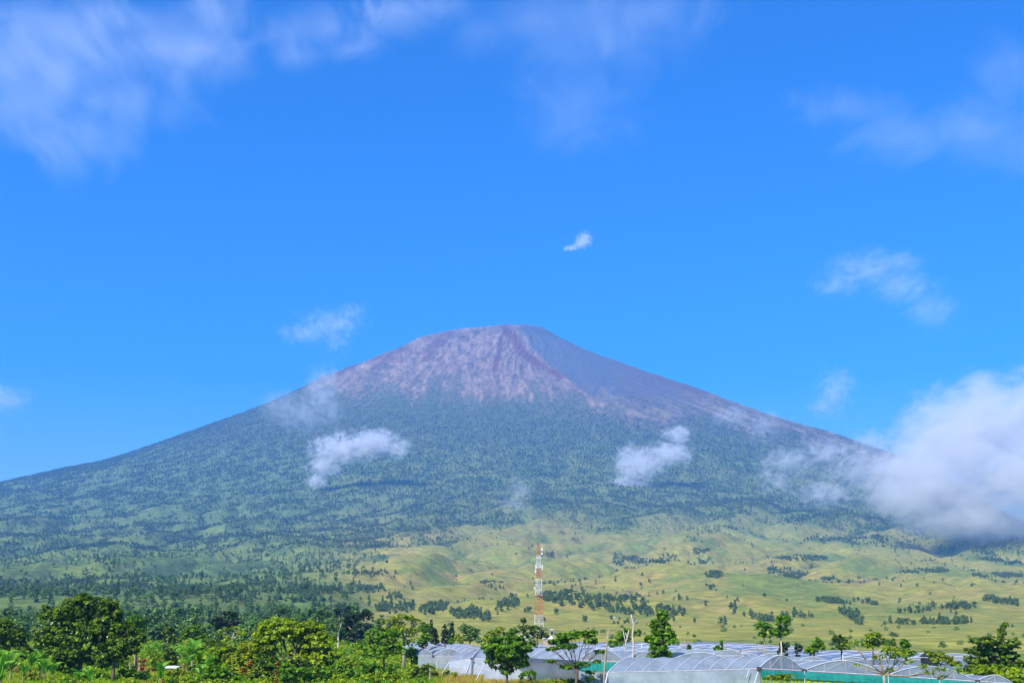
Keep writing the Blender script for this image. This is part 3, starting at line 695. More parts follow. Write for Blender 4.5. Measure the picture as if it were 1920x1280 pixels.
for (a, b, rise, lab) in ((C, C2, 1.5, 'second greenhouse span with a low white gable above teal netting, right of the nearest one'),
                          (C2, C3, 1.5, 'third greenhouse span behind the thin foreground tree, teal net below its gable'),
                          (C3, C4, 0.9, 'rightmost near greenhouse span, mostly hidden behind the bushy trees at the right edge')):
    a, b = Vector(a), Vector(b)
    r = empty('greenhouse', (a.x, a.y, ground(a.x, a.y)), lab, 'greenhouse', 'plastic tunnel greenhouses')
    bay(r, a + back, a, b, b + back, rise, 6, gable='R', rib_r=0.045)
    strip(r, a, b, 0.9, 'net', 0.3, 0.05); strip(r, a, b, 0.9, 'net_yellow', 0.1, 0.9, 'yellow_net'); wall(r, a, b, 0.3, 'film_wall'); clamp_(r, a)
    MB().tube([a+Vector((0, -.3, 0)), Vector((a.x, a.y-.3, ground(a.x, a.y)))], 0.07, 5).obj('post', M['pipe'], r)
    adopt(r)
# middle blocks seen over the near roof
def simple_block(label, pa, pb, d, rise, back, ns=4, film='film', gable='R', net=False, ribs=True, wl=True, clampit=True, da=None):
    a, b = Vector(P(*pa, da or d)), Vector(P(*pb, d)); bk = Vector(back)
    r = empty('greenhouse', (a.x, a.y, ground(a.x, a.y)), label, 'greenhouse', 'plastic tunnel greenhouses')
    bay(r, a + bk, a, b, b + bk, rise, ns, film=film, gable=gable, ribs=ribs, rib_r=0.045)
    if net: strip(r, a, b, 1.3, 'net', 0.15, 0.1)
    if wl: wall(r, a, b, 0.25, film if film == 'film_far' else 'film_wall')
    if clampit: clamp_(r, b, 0.22)
    adopt(r)
simple_block('greenhouse gable with teal netting behind the flat-topped tree and leaning bare trunk', (1085,1237), (1172,1240), 185, 1.75, (-14, 26, 0), net=True)
simple_block('greenhouse gable between the tall bare trunk and the dense upright tree', (1172,1240), (1240,1243), 185, 1.6, (-14, 26, 0))
simple_block('greenhouse with smooth low arch behind the near roof, right of the dense upright tree', (1250,1240), (1368,1237), 178, 1.15, (-16, 30, 0))
simple_block('small far arch just above the near ribbed roof', (1330,1229), (1398,1229), 215, 0.95, (-16, 30, 0), wl=False)
simple_block('greenhouse arch in the gap between the two pointed near gables', (1490,1243), (1556,1243), 200, 1.0, (-14, 40, 0), wl=False)
# left block
simple_block('small trussed greenhouse gable at the left end of the white tunnels', (784,1229), (812,1229), 262, 1.3, (-6, 30, .5), ns=4)
simple_block('wide trussed greenhouse gable left of the round leafy tree', (812,1230), (870,1229), 262, 1.5, (-6, 30, .5), ns=4)
simple_block('greenhouse arch partly hidden by the left side of the round leafy tree', (870,1229), (925,1228), 262, 1.5, (-6, 30, .5), ns=4)
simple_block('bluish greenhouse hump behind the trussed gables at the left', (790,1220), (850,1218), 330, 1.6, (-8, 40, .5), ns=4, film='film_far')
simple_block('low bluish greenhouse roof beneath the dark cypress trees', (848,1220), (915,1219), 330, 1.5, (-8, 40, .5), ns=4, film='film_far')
# block with the leaning side sheets
def side_block(label, corners, d, rise, bottom_px=None, ns=5, gab='L', w=9.0, db=None):
    (ax, ay), (bx, by) = corners
    a, b = Vector(P(ax, ay, d)), Vector(P(bx, by, db or d)); n = Vector((0, w, 0.3))
    r = empty('greenhouse', (a.x, a.y, ground(a.x, a.y)), label, 'greenhouse', 'plastic tunnel greenhouses')
    bay(r, a, b, b + n + Vector((3, 0, 0)), a + n + Vector((3, 0, 0)), rise, ns, gable=gab, rib_r=0.045)
    wall(r, a, b, 2.2, posts=0); gutter(r, a, b, 0.07)
    MB().tube([b, (b.x-1.2, b.y-2.3, ground(b.x, b.y-2.3))], 0.10, 6).obj('corner_post', M['pipe'], r)
    MB().tube([a, (a.x-1.6, a.y-2.3, ground(a.x, a.y-2.3))], 0.10, 6).obj('corner_post', M['pipe'], r)
    clamp_(r, b, .2); adopt(r)
side_block('small greenhouse bay with a leaning grey side sheet above the golden grass', ((842,1241), (884,1234)), 226, 1.2, gab='', ns=2)
side_block('greenhouse bay with a leaning side sheet touching the left of the round leafy tree', ((884,1234), (935,1232)), 227, 1.4, gab='', ns=2)
side_block('long greenhouse behind the round leafy tree, smooth side sheet reaching the flat-topped tree', ((908,1246), (1098,1245)), 206, 1.35, ns=7, gab='', w=10)
simple_block('greenhouse roof with parallel ribs between the round tree and the flat-topped tree', (1000,1236), (1090,1234), 232, 1.4, (-5, 28, 0), ns=6, gable='')
# far rows of roofs
rs = random.Random(4)
far_lab = ['far greenhouse roof in the blue band behind the near tunnels']
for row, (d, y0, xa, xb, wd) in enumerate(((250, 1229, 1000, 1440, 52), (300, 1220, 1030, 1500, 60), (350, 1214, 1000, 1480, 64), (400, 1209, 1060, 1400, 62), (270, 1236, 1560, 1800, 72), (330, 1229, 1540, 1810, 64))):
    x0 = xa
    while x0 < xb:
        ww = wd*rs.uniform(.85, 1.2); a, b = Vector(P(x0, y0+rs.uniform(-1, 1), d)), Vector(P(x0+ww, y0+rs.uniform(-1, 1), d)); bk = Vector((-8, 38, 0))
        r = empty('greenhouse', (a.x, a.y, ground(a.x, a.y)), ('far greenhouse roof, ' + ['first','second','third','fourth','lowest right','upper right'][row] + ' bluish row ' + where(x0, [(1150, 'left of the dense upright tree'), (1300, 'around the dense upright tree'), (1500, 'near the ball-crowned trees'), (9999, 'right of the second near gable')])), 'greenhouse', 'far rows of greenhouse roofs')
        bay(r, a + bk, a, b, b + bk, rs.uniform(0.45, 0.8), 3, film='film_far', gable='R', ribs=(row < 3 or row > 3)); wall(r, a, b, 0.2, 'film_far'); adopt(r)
        x0 += ww

# ------------------------------------------------------------------ lattice tower
def tower():
    d = 800.0; bx, by = P(1010.5, 1175, d)[:2]; z0 = ground(bx, by)
    r = empty('lattice_tower', (bx, by, z0), 'tall red and white lattice telecom tower standing on the plain before the mountain', 'tower')
    ztop = P(1010, 1018, d)[2]
    ys = [1018, 1041, 1064, 1085, 1117, 1149, 1185]; zs = [P(1010, v, d)[2] for v in ys]; zs[-1] = z0
    Hh = ztop - z0
    def half(z): t = (z - z0)/Hh; return 3.0*(1-t) + 0.75*t
    for i in range(6):
        zt, zb = zs[i], zs[i+1]; mat = M['red_paint'] if i % 2 == 0 else M['white_paint']
        mb = MB(); hb, ht = half(zb), half(zt)
        for sx, sy in ((-1, -1), (1, -1), (1, 1), (-1, 1)):
            mb.tube([(bx+sx*hb, by+sy*hb, zb), (bx+sx*ht, by+sy*ht, zt)], 0.13 if i > 2 else 0.11, 5)
        sec = mb.obj('tower_section', mat, r)
        nb = 3 if i != 5 else 4; br = MB()
        for k in range(nb):
            za, zc = zb + (zt-zb)*k/nb, zb + (zt-zb)*(k+1)/nb; ha, hc = half(za), half(zc)
            c = [(-1, -1), (1, -1), (1, 1), (-1, 1)]
            for j in range(4):
                p, q = c[j], c[(j+1) % 4]
                br.tube([(bx+p[0]*ha, by+p[1]*ha, za), (bx+q[0]*hc, by+q[1]*hc, zc)], 0.06, 4)
                br.tube([(bx+q[0]*ha, by+q[1]*ha, za), (bx+p[0]*hc, by+p[1]*hc, zc)], 0.06, 4)
                br.tube([(bx+p[0]*hc, by+p[1]*hc, zc), (bx+q[0]*hc, by+q[1]*hc, zc)], 0.06, 4)
        br.obj('brace', mat, sec)
        lad = MB()
        for dx in (-.45, .45): lad.tube([(bx+dx, by-.2, zb), (bx+dx, by-.2, zt)], 0.08, 4)
        for k in range(int((zt-zb)/1.1)): lad.tube([(bx-.45, by-.2, zb+k*1.1), (bx+.45, by-.2, zb+k*1.1)], 0.06, 4)
        lad.obj('cable_ladder', mat, sec)
    for (px, py, hw, hh) in ((1016, 1031, .45, 1.4), (1016, 1036, .45, 1.2), (1004.6, 1063, .3, 1.6), (1016.6, 1063, .3, 1.6), (1004, 1071, .45, .8), (1002, 1102, .4, .7)):
        q = P(px, py, d-1); MB().box(q, (hw, .3, hh)).obj('antenna_panel', M['white_paint'], r)
    for py in (1046, 1064, 1116, 1149):
        z = P(1010, py, d)[2]; MB().box((bx, by, z), (half(z)+.5, half(z)+.5, .15)).obj('platform', M['white_paint'] if py < 1100 else M['red_paint'], r)
    MB().tube([(bx, by, ztop), (bx, by, ztop+2.0)], .12, 5).obj('lightning_rod', M['red_paint'], r)
    adopt(r)
tower()

# ------------------------------------------------------------------ near trees
def ptx(d): return d / F * 1.03
def tree(name, label, cat, d, base, lobes, leaf=0.42, mat='leaf_green', bark='bark', dens=1.0, trunk_r=None, fork=0.45, limbs=True, seed=1, sub=0.29, flat=0.75, group=None, limb_r=0.4, lean=None, fill=.16):
    rnd = random.Random(seed); k = ptx(d)
    bx, bY, _ = P(base, 1230, d); gz = ground(bx, bY)
    root = empty(name, (bx, bY, gz), label, cat, group)
    LB = []
    for l in lobes:
        p = Vector(P(l[0], l[1], d)); rx, rz = l[2]*k, l[3]*k; ry = max(rx*0.85, rz*0.7)
        off = (l[4]*k if len(l) > 4 else rnd.uniform(-.5, .5)*ry)
        LB.append((p.x-bx, off, p.z-gz, rx, ry, rz))
    # break each lobe into a few unequal bosses so that the outline is uneven
    LL = []
    for (x, y, z, rx, ry, rz) in LB:
        LL.append((x, y, z, rx*0.86, ry*0.86, rz*0.86))
        for j in range(4):
            a = rnd.uniform(0, 6.28); e = rnd.uniform(-0.2, 1.0); s = rnd.uniform(0.34, 0.55)
            LL.append((x+math.cos(a)*rx*.68*math.cos(e*1.2), y+math.sin(a)*ry*.68*math.cos(e*1.2), z+rz*.68*math.sin(e*1.2), rx*s, ry*s, rz*s))
    area = sum(max(l[3]*l[5], l[3]*l[4]*.62) for l in LB)*3.1
    leaf *= 0.72
    n = int(min(32000, max(300, area * 42 * dens * (0.42/leaf)**2)))
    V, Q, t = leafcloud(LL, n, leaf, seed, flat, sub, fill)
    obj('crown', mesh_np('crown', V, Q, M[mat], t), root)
    top = max(l[2]+l[5]*.3 for l in LB); cxm = sum(l[0]*l[3] for l in LB)/sum(l[3] for l in LB)
    low = min(l[2]-l[5]*.5 for l in LB); zf = max(0.6, low + (top-low)*fork*0.5) if fork is not None else top
    tr = trunk_r or max(.12, top*0.028)
    fk = Vector((cxm*.35 if lean is None else lean, 0, zf))
    mb = MB().tube([(0, 0, -.5), (fk.x*.3+rnd.uniform(-.08, .08), 0, zf*.4), fk], [tr*1.35, tr, tr*.8], 8)
    mb.obj('trunk', M[bark], root, True)
    if limbs:
        for l in LB:
            e = Vector((l[0], l[1], l[2]+l[5]*.25)); m_ = fk.lerp(e, .5) + Vector((rnd.uniform(-.3, .3), rnd.uniform(-.2, .2), -.12*(e-fk).length*.5))
            MB().tube([fk-Vector((0, 0, .1)), m_, e], [tr*limb_r*1.6, tr*limb_r, tr*limb_r*.3], 6).obj('branch', M[bark], root, True)
            for j in range(3):
                e2 = Vector((l[0]+rnd.uniform(-.8, .8)*l[3], l[1]+rnd.uniform(-.8, .8)*l[4], l[2]+rnd.uniform(0, .8)*l[5]))
                MB().tube([m_, m_.lerp(e2, .5)+Vector((0, 0, .1)), e2], [tr*limb_r*.7, tr*limb_r*.5, tr*limb_r*.2], 5).obj('branch', M[bark], root, True)
    return root
def shrub(label, d, lobes, leaf=0.35, mat='leaf_green', dens=1.0, seed=1, name='shrub', cat='shrub', flat=.75, sub=.34, group=None):
    rnd = random.Random(seed); k = ptx(d); bx, bY, _ = P(lobes[0][0], 1240, d); gz = ground(bx, bY)
    root = bpy.data.objects.new(name, None)
    LB = []
    for l in lobes:
        p = Vector(P(l[0], l[1], d)); rx, rz = l[2]*k, l[3]*k
        LB.append((p.x-bx, rnd.uniform(-.4, .4)*rx*.8, p.z-gz, rx, rx*.85, rz))
        for j in range(3):
            a = rnd.uniform(0, 6.28); LB.append((p.x-bx+math.cos(a)*rx*.6, math.sin(a)*rx*.5, p.z-gz+rz*rnd.uniform(.1, .6), rx*.45, rx*.45, rz*.45))
        if p.z-gz > rz:    # fill down to the soil
            LB.append((p.x-bx, 0, (p.z-gz)*.45, rx*.8, rx*.7, (p.z-gz)*.5))
    area = sum(l[3]*l[5] for l in LB)*2.2
    leaf *= 0.75
    n = int(min(16000, max(200, area*40*dens*(0.42/leaf)**2)))
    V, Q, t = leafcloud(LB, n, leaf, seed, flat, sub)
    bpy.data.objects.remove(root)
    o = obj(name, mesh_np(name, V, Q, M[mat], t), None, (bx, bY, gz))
    return tag(o, label, cat, group)

tree('broadleaf_tree', 'very large dark green spreading tree, tallest on the left, dark shade under its crown', 'tree', 205, 150,
     [(150,1145,48,32),(105,1165,38,34),(195,1160,42,34),(150,1185,62,34),(85,1200,38,30),(215,1200,42,34),(125,1225,45,30),(250,1195,24,26),(190,1235,42,26),(150,1122,24,12),(130,1250,24,18)],
     leaf=.46, mat='leaf_deep', seed=11, trunk_r=.5, dens=1.0, fork=.3)
tree('broadleaf_tree', 'slender tree with a visible brown trunk, right foot of the very large dark tree', 'tree', 196, 214, [(215,1222,34,22),(240,1215,24,20),(195,1238,24,16)], leaf=.42, mat='leaf_deep', seed=12, trunk_r=.28, fork=.5)
tree('broadleaf_tree', 'dark rounded tree at the left edge behind the banana plants', 'tree', 235, 12, [(8,1185,34,28),(32,1200,22,24),(-5,1215,34,26),(45,1222,24,20)], leaf=.44, mat='leaf_deep', seed=13)
tree('broadleaf_tree', 'small bright green tree rising behind the right shoulder of the very large dark tree', 'tree', 255, 256, [(256,1163,14,13),(262,1182,14,12),(246,1178,10,10)], leaf=.42, mat='leaf_green', seed=14)
tree('broadleaf_tree', 'small dome-shaped dark tree above the drooping banana clump', 'tree', 290, 313, [(313,1184,15,11),(322,1196,12,9),(325,1202,14,8)], leaf=.45, mat='leaf_deep', seed=15)
tree('broadleaf_tree', 'mid green tree with a pointed top between the dome-shaped tree and the pale-branched one', 'tree', 280, 360, [(360,1186,18,13),(370,1178,10,9),(375,1196,14,10),(348,1192,12,10)], leaf=.44, mat='leaf_green', seed=16)
tree('broadleaf_tree', 'low dark tree beneath the pale-branched tree left of the big yellow-green one', 'tree', 275, 392, [(388,1205,16,11),(405,1210,16,10)], leaf=.44, mat='leaf_deep', seed=17)
tree('broadleaf_tree', 'open tree with pale bare branches showing, left of the big yellow-green tree', 'tree', 275, 430, [(420,1185,12,9),(440,1180,14,8),(455,1188,12,9),(432,1198,16,8)], leaf=.42, mat='leaf_lime', bark='bark_white', seed=18, dens=.45, trunk_r=.26, fork=.3, limb_r=.45)
tree('broadleaf_tree', 'big domed yellow-green tree left of centre, wider than tall', 'tree', 205, 560,
     [(520,1176,42,22),(565,1190,46,24),(500,1195,32,22),(598,1205,32,24),(612,1228,24,24),(575,1235,42,28),(600,1255,32,22),(500,1222,30,16),(545,1180,26,12)],
     leaf=.46, mat='leaf_lime', seed=19, trunk_r=.4, dens=1.4, fork=.2)
tree('broadleaf_tree', 'dark glossy bush-like tree in front of the big yellow-green tree', 'tree', 190, 510, [(500,1256,34,26),(540,1262,36,24),(480,1268,20,18),(560,1252,26,18)], leaf=.42, mat='leaf_deep', seed=20)
tree('broadleaf_tree', 'leafy green low tree nestled under the right half of the big yellow-green tree', 'tree', 186, 575, [(560,1262,34,18),(598,1268,28,18),(530,1250,20,12)], leaf=.42, mat='leaf_green', seed=21)
tree('broadleaf_tree', 'dark tree standing in the wood left of the big yellow-green tree', 'tree', 420, 430, [(425,1153,22,8),(410,1165,22,9),(440,1165,16,9),(420,1175,24,10)], leaf=.6, mat='leaf_dark', seed=22)
tree('broadleaf_tree', 'dark shadowed grove tree right of the big yellow-green tree, widest of its clump', 'tree', 420, 668, [(660,1158,24,14),(685,1155,18,14),(650,1175,22,14),(680,1178,22,16),(668,1195,26,14)], leaf=.6, mat='leaf_dark', bark='bark_pale', seed=23)
tree('broadleaf_tree', 'narrow grey green tree with a pale leaning stem right of the big yellow-green tree', 'tree', 380, 633, [(633,1178,9,9),(628,1190,8,8),(640,1165,6,7)], leaf=.5, mat='leaf_wood', bark='bark_white', seed=24, dens=.5)
tree('broadleaf_tree', 'small dark pointed tree on the skyline of the wood, left one of two', 'tree', 520, 634, [(634,1143,7,7),(634,1152,7,8)], leaf=.6, mat='leaf_dark', seed=25)
tree('broadleaf_tree', 'small dark pointed tree on the skyline of the wood, right one of two', 'tree', 520, 651, [(651,1143,8,8),(650,1153,9,9)], leaf=.6, mat='leaf_dark', seed=26)
tree('broadleaf_tree', 'bushy green tree with a short reddish trunk, left of the tall umbrella-crowned tree', 'tree', 235, 721, [(700,1190,26,14),(725,1200,30,18),(690,1212,24,16),(740,1218,22,18),(712,1225,30,14),(735,1190,20,12)], leaf=.4, mat='leaf_green', seed=27, fork=.25, dens=.8)
tree('umbrella_tree', 'tall umbrella-crowned tree with pale forking trunk left of the white greenhouses', 'tree', 262, 757, [(755,1158,30,8),(730,1165,20,8),(780,1165,16,8),(748,1178,26,12),(772,1185,16,14),(735,1190,18,14),(770,1205,14,10)], leaf=.38, mat='leaf_lime', bark='bark_pale', seed=28, dens=.42, fork=.55, trunk_r=.30, limb_r=.5, lean=0)
tree('broadleaf_tree', 'bright green tree directly right of the umbrella-crowned tree', 'tree', 275, 797, [(797,1178,13,12),(800,1195,12,12),(792,1208,12,10)], leaf=.42, mat='leaf_green', seed=29)
tree('broadleaf_tree', 'dull bushy tree low behind the pale trunk at the left end of the greenhouses', 'tree', 268, 772, [(768,1225,14,14),(780,1238,10,10)], leaf=.4, mat='leaf_green', seed=30)
for i, (x, y0, y1, w_, lab) in enumerate(((809,1160,1208,6,'dark cypress nearest the bright green tree, leftmost of the dark spires'), (816,1178,1210,7,'short dark cypress, second of the dark spires from the left'),
                                  (834,1170,1210,8,'dark cypress just left of the thin pale trunk'), (847,1166,1210,8,'tallest dark cypress, right of the thin pale trunk'))):
    h = (y1-y0)/2
    tree('cypress_tree', lab, 'tree', 330, x, [(x, y0+h*.35, w_*.45, h*.4), (x, y0+h*.9, w_*.85, h*.55), (x, y0+h*1.5, w_, h*.6)], leaf=.45, mat='leaf_dark', seed=31+i, limbs=False, fork=.5, group='dark cypresses behind the left greenhouses')
tree('broadleaf_tree', 'tiny round bush tree at the foot of the tallest dark cypress', 'tree', 320, 846, [(846,1203,7,7)], leaf=.4, mat='leaf_green', seed=36)
tree('broadleaf_tree', 'light green small tree right of the dark cypresses', 'tree', 320, 862, [(861,1196,9,9),(862,1206,7,6)], leaf=.4, mat='leaf_lime', seed=37)
tree('broadleaf_tree', 'grey green loose tree behind the greenhouses right of the cypresses', 'tree', 400, 880, [(872,1180,16,12),(890,1185,14,12),(880,1196,20,9),(898,1200,10,7)], leaf=.5, mat='leaf_wood', seed=38)
tree('broadleaf_tree', 'light green tree peeping over the left of the round leafy tree', 'tree', 290, 930, [(925,1188,15,9),(940,1182,10,8),(915,1197,12,8)], leaf=.42, mat='leaf_lime', seed=39)
tree('broadleaf_tree', 'bright green tree peeping over the middle of the round leafy tree', 'tree', 290, 960, [(962,1183,11,8),(955,1192,12,8)], leaf=.42, mat='leaf_green', seed=40)
tree('round_tree', 'compact round bright green leafy tree in front of the left greenhouses', 'tree', 184, 950, [(950,1222,42,26),(925,1212,24,18),(980,1215,26,18),(935,1242,32,20),(970,1242,28,20),(950,1200,34,9),(948,1258,18,10)], leaf=.46, mat='leaf_green', seed=41, fork=.3, dens=.95)
tree('broadleaf_tree', 'thin dark tree just left of the lattice tower foot', 'tree', 330, 981, [(981,1164,8,7),(988,1176,7,6),(980,1180,7,8),(978,1193,5,6)], leaf=.42, mat='leaf_deep', seed=42)
tree('broadleaf_tree', 'rounded dark green tree covering the foot of the lattice tower', 'tree', 320, 1008, [(1008,1183,15,12),(995,1192,12,9),(1020,1193,10,9)], leaf=.42, mat='leaf_deep', seed=43)
tree('flat_topped_tree', 'flat-topped layered tree in front of the greenhouse sheets left of the leaning bare trunk', 'tree', 178, 1078,
     [(1070,1192,30,9),(1100,1190,24,9),(1050,1203,22,8),(1108,1202,20,7),(1035,1216,14,5),(1065,1212,24,6),(1090,1245,16,5),(1125,1222,12,4),(1030,1240,12,4),(1060,1250,16,5),(1105,1262,12,4),(1120,1240,9,4)],
     leaf=.36, mat='leaf_green', bark='bark', seed=44, fork=.3, dens=1.15, flat=.45, limb_r=.26, trunk_r=.2, lean=.3)
tree('broadleaf_tree', 'green tree with lighter right half behind the tall bare trunk', 'tree', 300, 1172, [(1165,1195,14,14),(1180,1188,14,11),(1195,1188,8,9),(1160,1205,12,10)], leaf=.42, mat='leaf_green', seed=45)
shrub('small bright round bush beside the leaning bare trunk', 260, [(1149,1207,8,8)], .36, 'leaf_green', seed=46)
tree('upright_tree', 'dense upright egg-shaped green tree behind the near ribbed greenhouse roof', 'tree', 178, 1240, [(1244,1160,18,16),(1240,1180,28,18),(1243,1200,32,18),(1236,1218,24,14),(1225,1232,16,8),(1248,1228,16,8),(1248,1150,8,8)], leaf=.42, mat='leaf_green', seed=47, fork=.2)
def bare(label, d, pts, forks, r, mat='bark_pale', name='bare_tree', gz=True):
    p0 = Vector(P(*pts[0], d)); g = ground(p0.x, p0.y)
    root = empty(name, (p0.x, p0.y, g), label, 'tree', 'leafless trunks among the greenhouses')
    ps = [Vector((p0.x, p0.y, g-.3))] + [Vector(P(*q, d)) for q in pts]
    MB().tube(ps, [r*.72*(1.25-0.75*i/len(ps)) for i in range(len(ps))], 7).obj('trunk', M[mat], root, True)
    for f in forks:
        MB().tube([Vector(P(*q, d + .6*i)) for i, q in enumerate(f)], [r*.5*(1-.55*i/len(f)) for i in range(len(f))], 6).obj('branch', M[mat], root, True)
    adopt(root); return root
bare('leaning bare pale trunk with a broken top right of the flat-topped tree', 172, [(1133,1264),(1135,1230),(1139,1200),(1141,1180)], [[(1139,1200),(1136,1193)],[(1135,1240),(1137,1228)]], .2)
bare('slim bare forked trunk in front of the green tree, left of the tallest bare trunk', 200, [(1172,1222),(1173,1205),(1177,1192),(1179,1180)], [[(1173,1202),(1170,1190),(1168,1181)],[(1176,1194),(1173,1186)]], .17, 'bark_white')
bare('tallest bare trunk with a crooked Y fork at its top', 176, [(1186,1239),(1188,1210),(1186,1190),(1188,1170),(1185,1160),(1183,1151)], [[(1188,1170),(1191,1166),(1195,1160)],[(1188,1232),(1192,1228)]], .22, 'bark_white')
bare('pair of short bare stems right of the dense upright tree', 240, [(1283,1226),(1283,1212),(1284,1200)], [[(1282,1215),(1279,1206),(1277,1203)]], .14)
bare('small bare forked stem before the yellow grass', 250, [(1313,1228),(1312,1214),(1309,1206)], [[(1313,1218),(1316,1210)]], .13)
bare('twin pale bare stems beside a small dark bush', 240, [(1356,1230),(1358,1215),(1356,1203)], [[(1358,1228),(1361,1214),(1363,1204)]], .14, 'bark_pale')
bare('thin crooked pale stem under the left ball-crowned tree', 215, [(1421,1232),(1420,1215),(1416,1205),(1418,1198)], [], .08)
bare('short bare brown stem at the far edge of the greenhouse roofs', 260, [(1390,1228),(1389,1217)], [], .13, 'bark')
shrub('narrow dark bush between the two short bare stems', 240, [(1292,1216,4,8)], .36, 'leaf_deep', seed=48)
shrub('dark bush with a light tip beside the twin pale stems', 245, [(1347,1217,9,8),(1353,1205,4,7)], .36, 'leaf_green', seed=49)
tree('ball_crowned_tree', 'left of the two ball-crowned trees, slightly lower and darker', 'tree', 212, 1434, [(1430,1175,17,13),(1440,1188,14,11),(1428,1190,10,8)], leaf=.4, mat='leaf_green', bark='bark_pale', seed=50, fork=.6, trunk_r=.1)
tree('ball_crowned_tree', 'right of the two ball-crowned trees, taller with a straight white trunk', 'tree', 205, 1465, [(1466,1168,17,16),(1463,1186,15,11)], leaf=.4, mat='leaf_green', bark='bark_white', seed=51, fork=.6, trunk_r=.13)
shrub('dark bush at the foot of the straight white trunk', 225, [(1472,1212,10,9),(1495,1216,8,8),(1463,1220,6,6)], .4, 'leaf_dark', seed=52)
tree('broadleaf_tree', 'rounded green tree with a stepped outline behind the second greenhouse gable', 'tree', 225, 1525, [(1532,1206,12,11),(1522,1220,15,12),(1540,1213,8,9)], leaf=.4, mat='leaf_green', seed=53)
tree('broadleaf_tree', 'grey green round tree on a short stem left of the thin foreground tree', 'tree', 235, 1578, [(1577,1200,16,10),(1580,1213,18,8)], leaf=.4, mat='leaf_deep', seed=54)
tree('broadleaf_tree', 'sunlit round tree with a short straight trunk behind the thin foreground tree', 'tree', 235, 1636, [(1636,1196,17,12),(1634,1209,16,10),(1655,1205,10,8)], leaf=.4, mat='leaf_lime', seed=55, fork=.5)
tree('broadleaf_tree', 'green tree with a jagged top right behind the thin foreground tree', 'tree', 225, 1698, [(1698,1208,14,11),(1675,1205,8,8),(1706,1225,13,10),(1690,1225,14,9)], leaf=.4, mat='leaf_green', seed=56)
tree('thin_foreground_tree', 'thin foreground tree with wide forking pale branches and sparse feathery leaves', 'tree', 140, 1655, [(1668,1222,22,12),(1690,1230,20,11),(1700,1240,12,7),(1650,1232,14,6),(1600,1208,14,8),(1668,1255,9,5),(1608,1247,7,3),(1745,1262,12,3),(1640,1216,12,6)],
     leaf=.26, mat='leaf_lime', bark='bark_pale', seed=57, fork=.05, dens=.33, limb_r=.5, trunk_r=.16, lean=0)
tree('thin_foreground_tree', 'wispy nearly bare young tree in front of the rightmost greenhouse span', 'tree', 150, 1758, [(1730,1250,14,7),(1760,1255,16,7),(1795,1255,14,8),(1775,1270,14,6)], leaf=.24, mat='leaf_lime', bark='bark_pale', seed=58, fork=.1, dens=.2, limb_r=.5, trunk_r=.1, lean=0)
tree('broadleaf_tree', 'yellow-green low tree beside the dark shed, left of the big conical tree', 'tree', 205, 1760, [(1742,1226,12,8),(1760,1232,20,9),(1780,1236,16,8),(1752,1238,12,8),(1795,1245,16,8)], leaf=.38, mat='leaf_yellow', seed=59)
tree('conical_tree', 'big dark tree with a leaning conical bright tip at the right edge', 'tree', 200, 1860,
     [(1830,1255,26,12),(1890,1250,30,14),(1847,1203,28,12),(1880,1190,10,14),(1883,1174,6,10),(1885,1210,26,16),(1850,1222,32,13),(1890,1232,30,15),(1830,1240,24,11),(1868,1245,30,12),(1910,1245,14,10)], leaf=.4, mat='leaf_deep', seed=60, fork=.3, dens=1.4)
tree('broadleaf_tree', 'low spreading bright green tree at the bottom right corner', 'tree', 165, 1865, [(1850,1262,32,14),(1885,1264,34,15),(1820,1272,20,9),(1912,1274,20,12),(1865,1275,40,10)], leaf=.34, mat='leaf_lime', seed=61, dens=1.3)
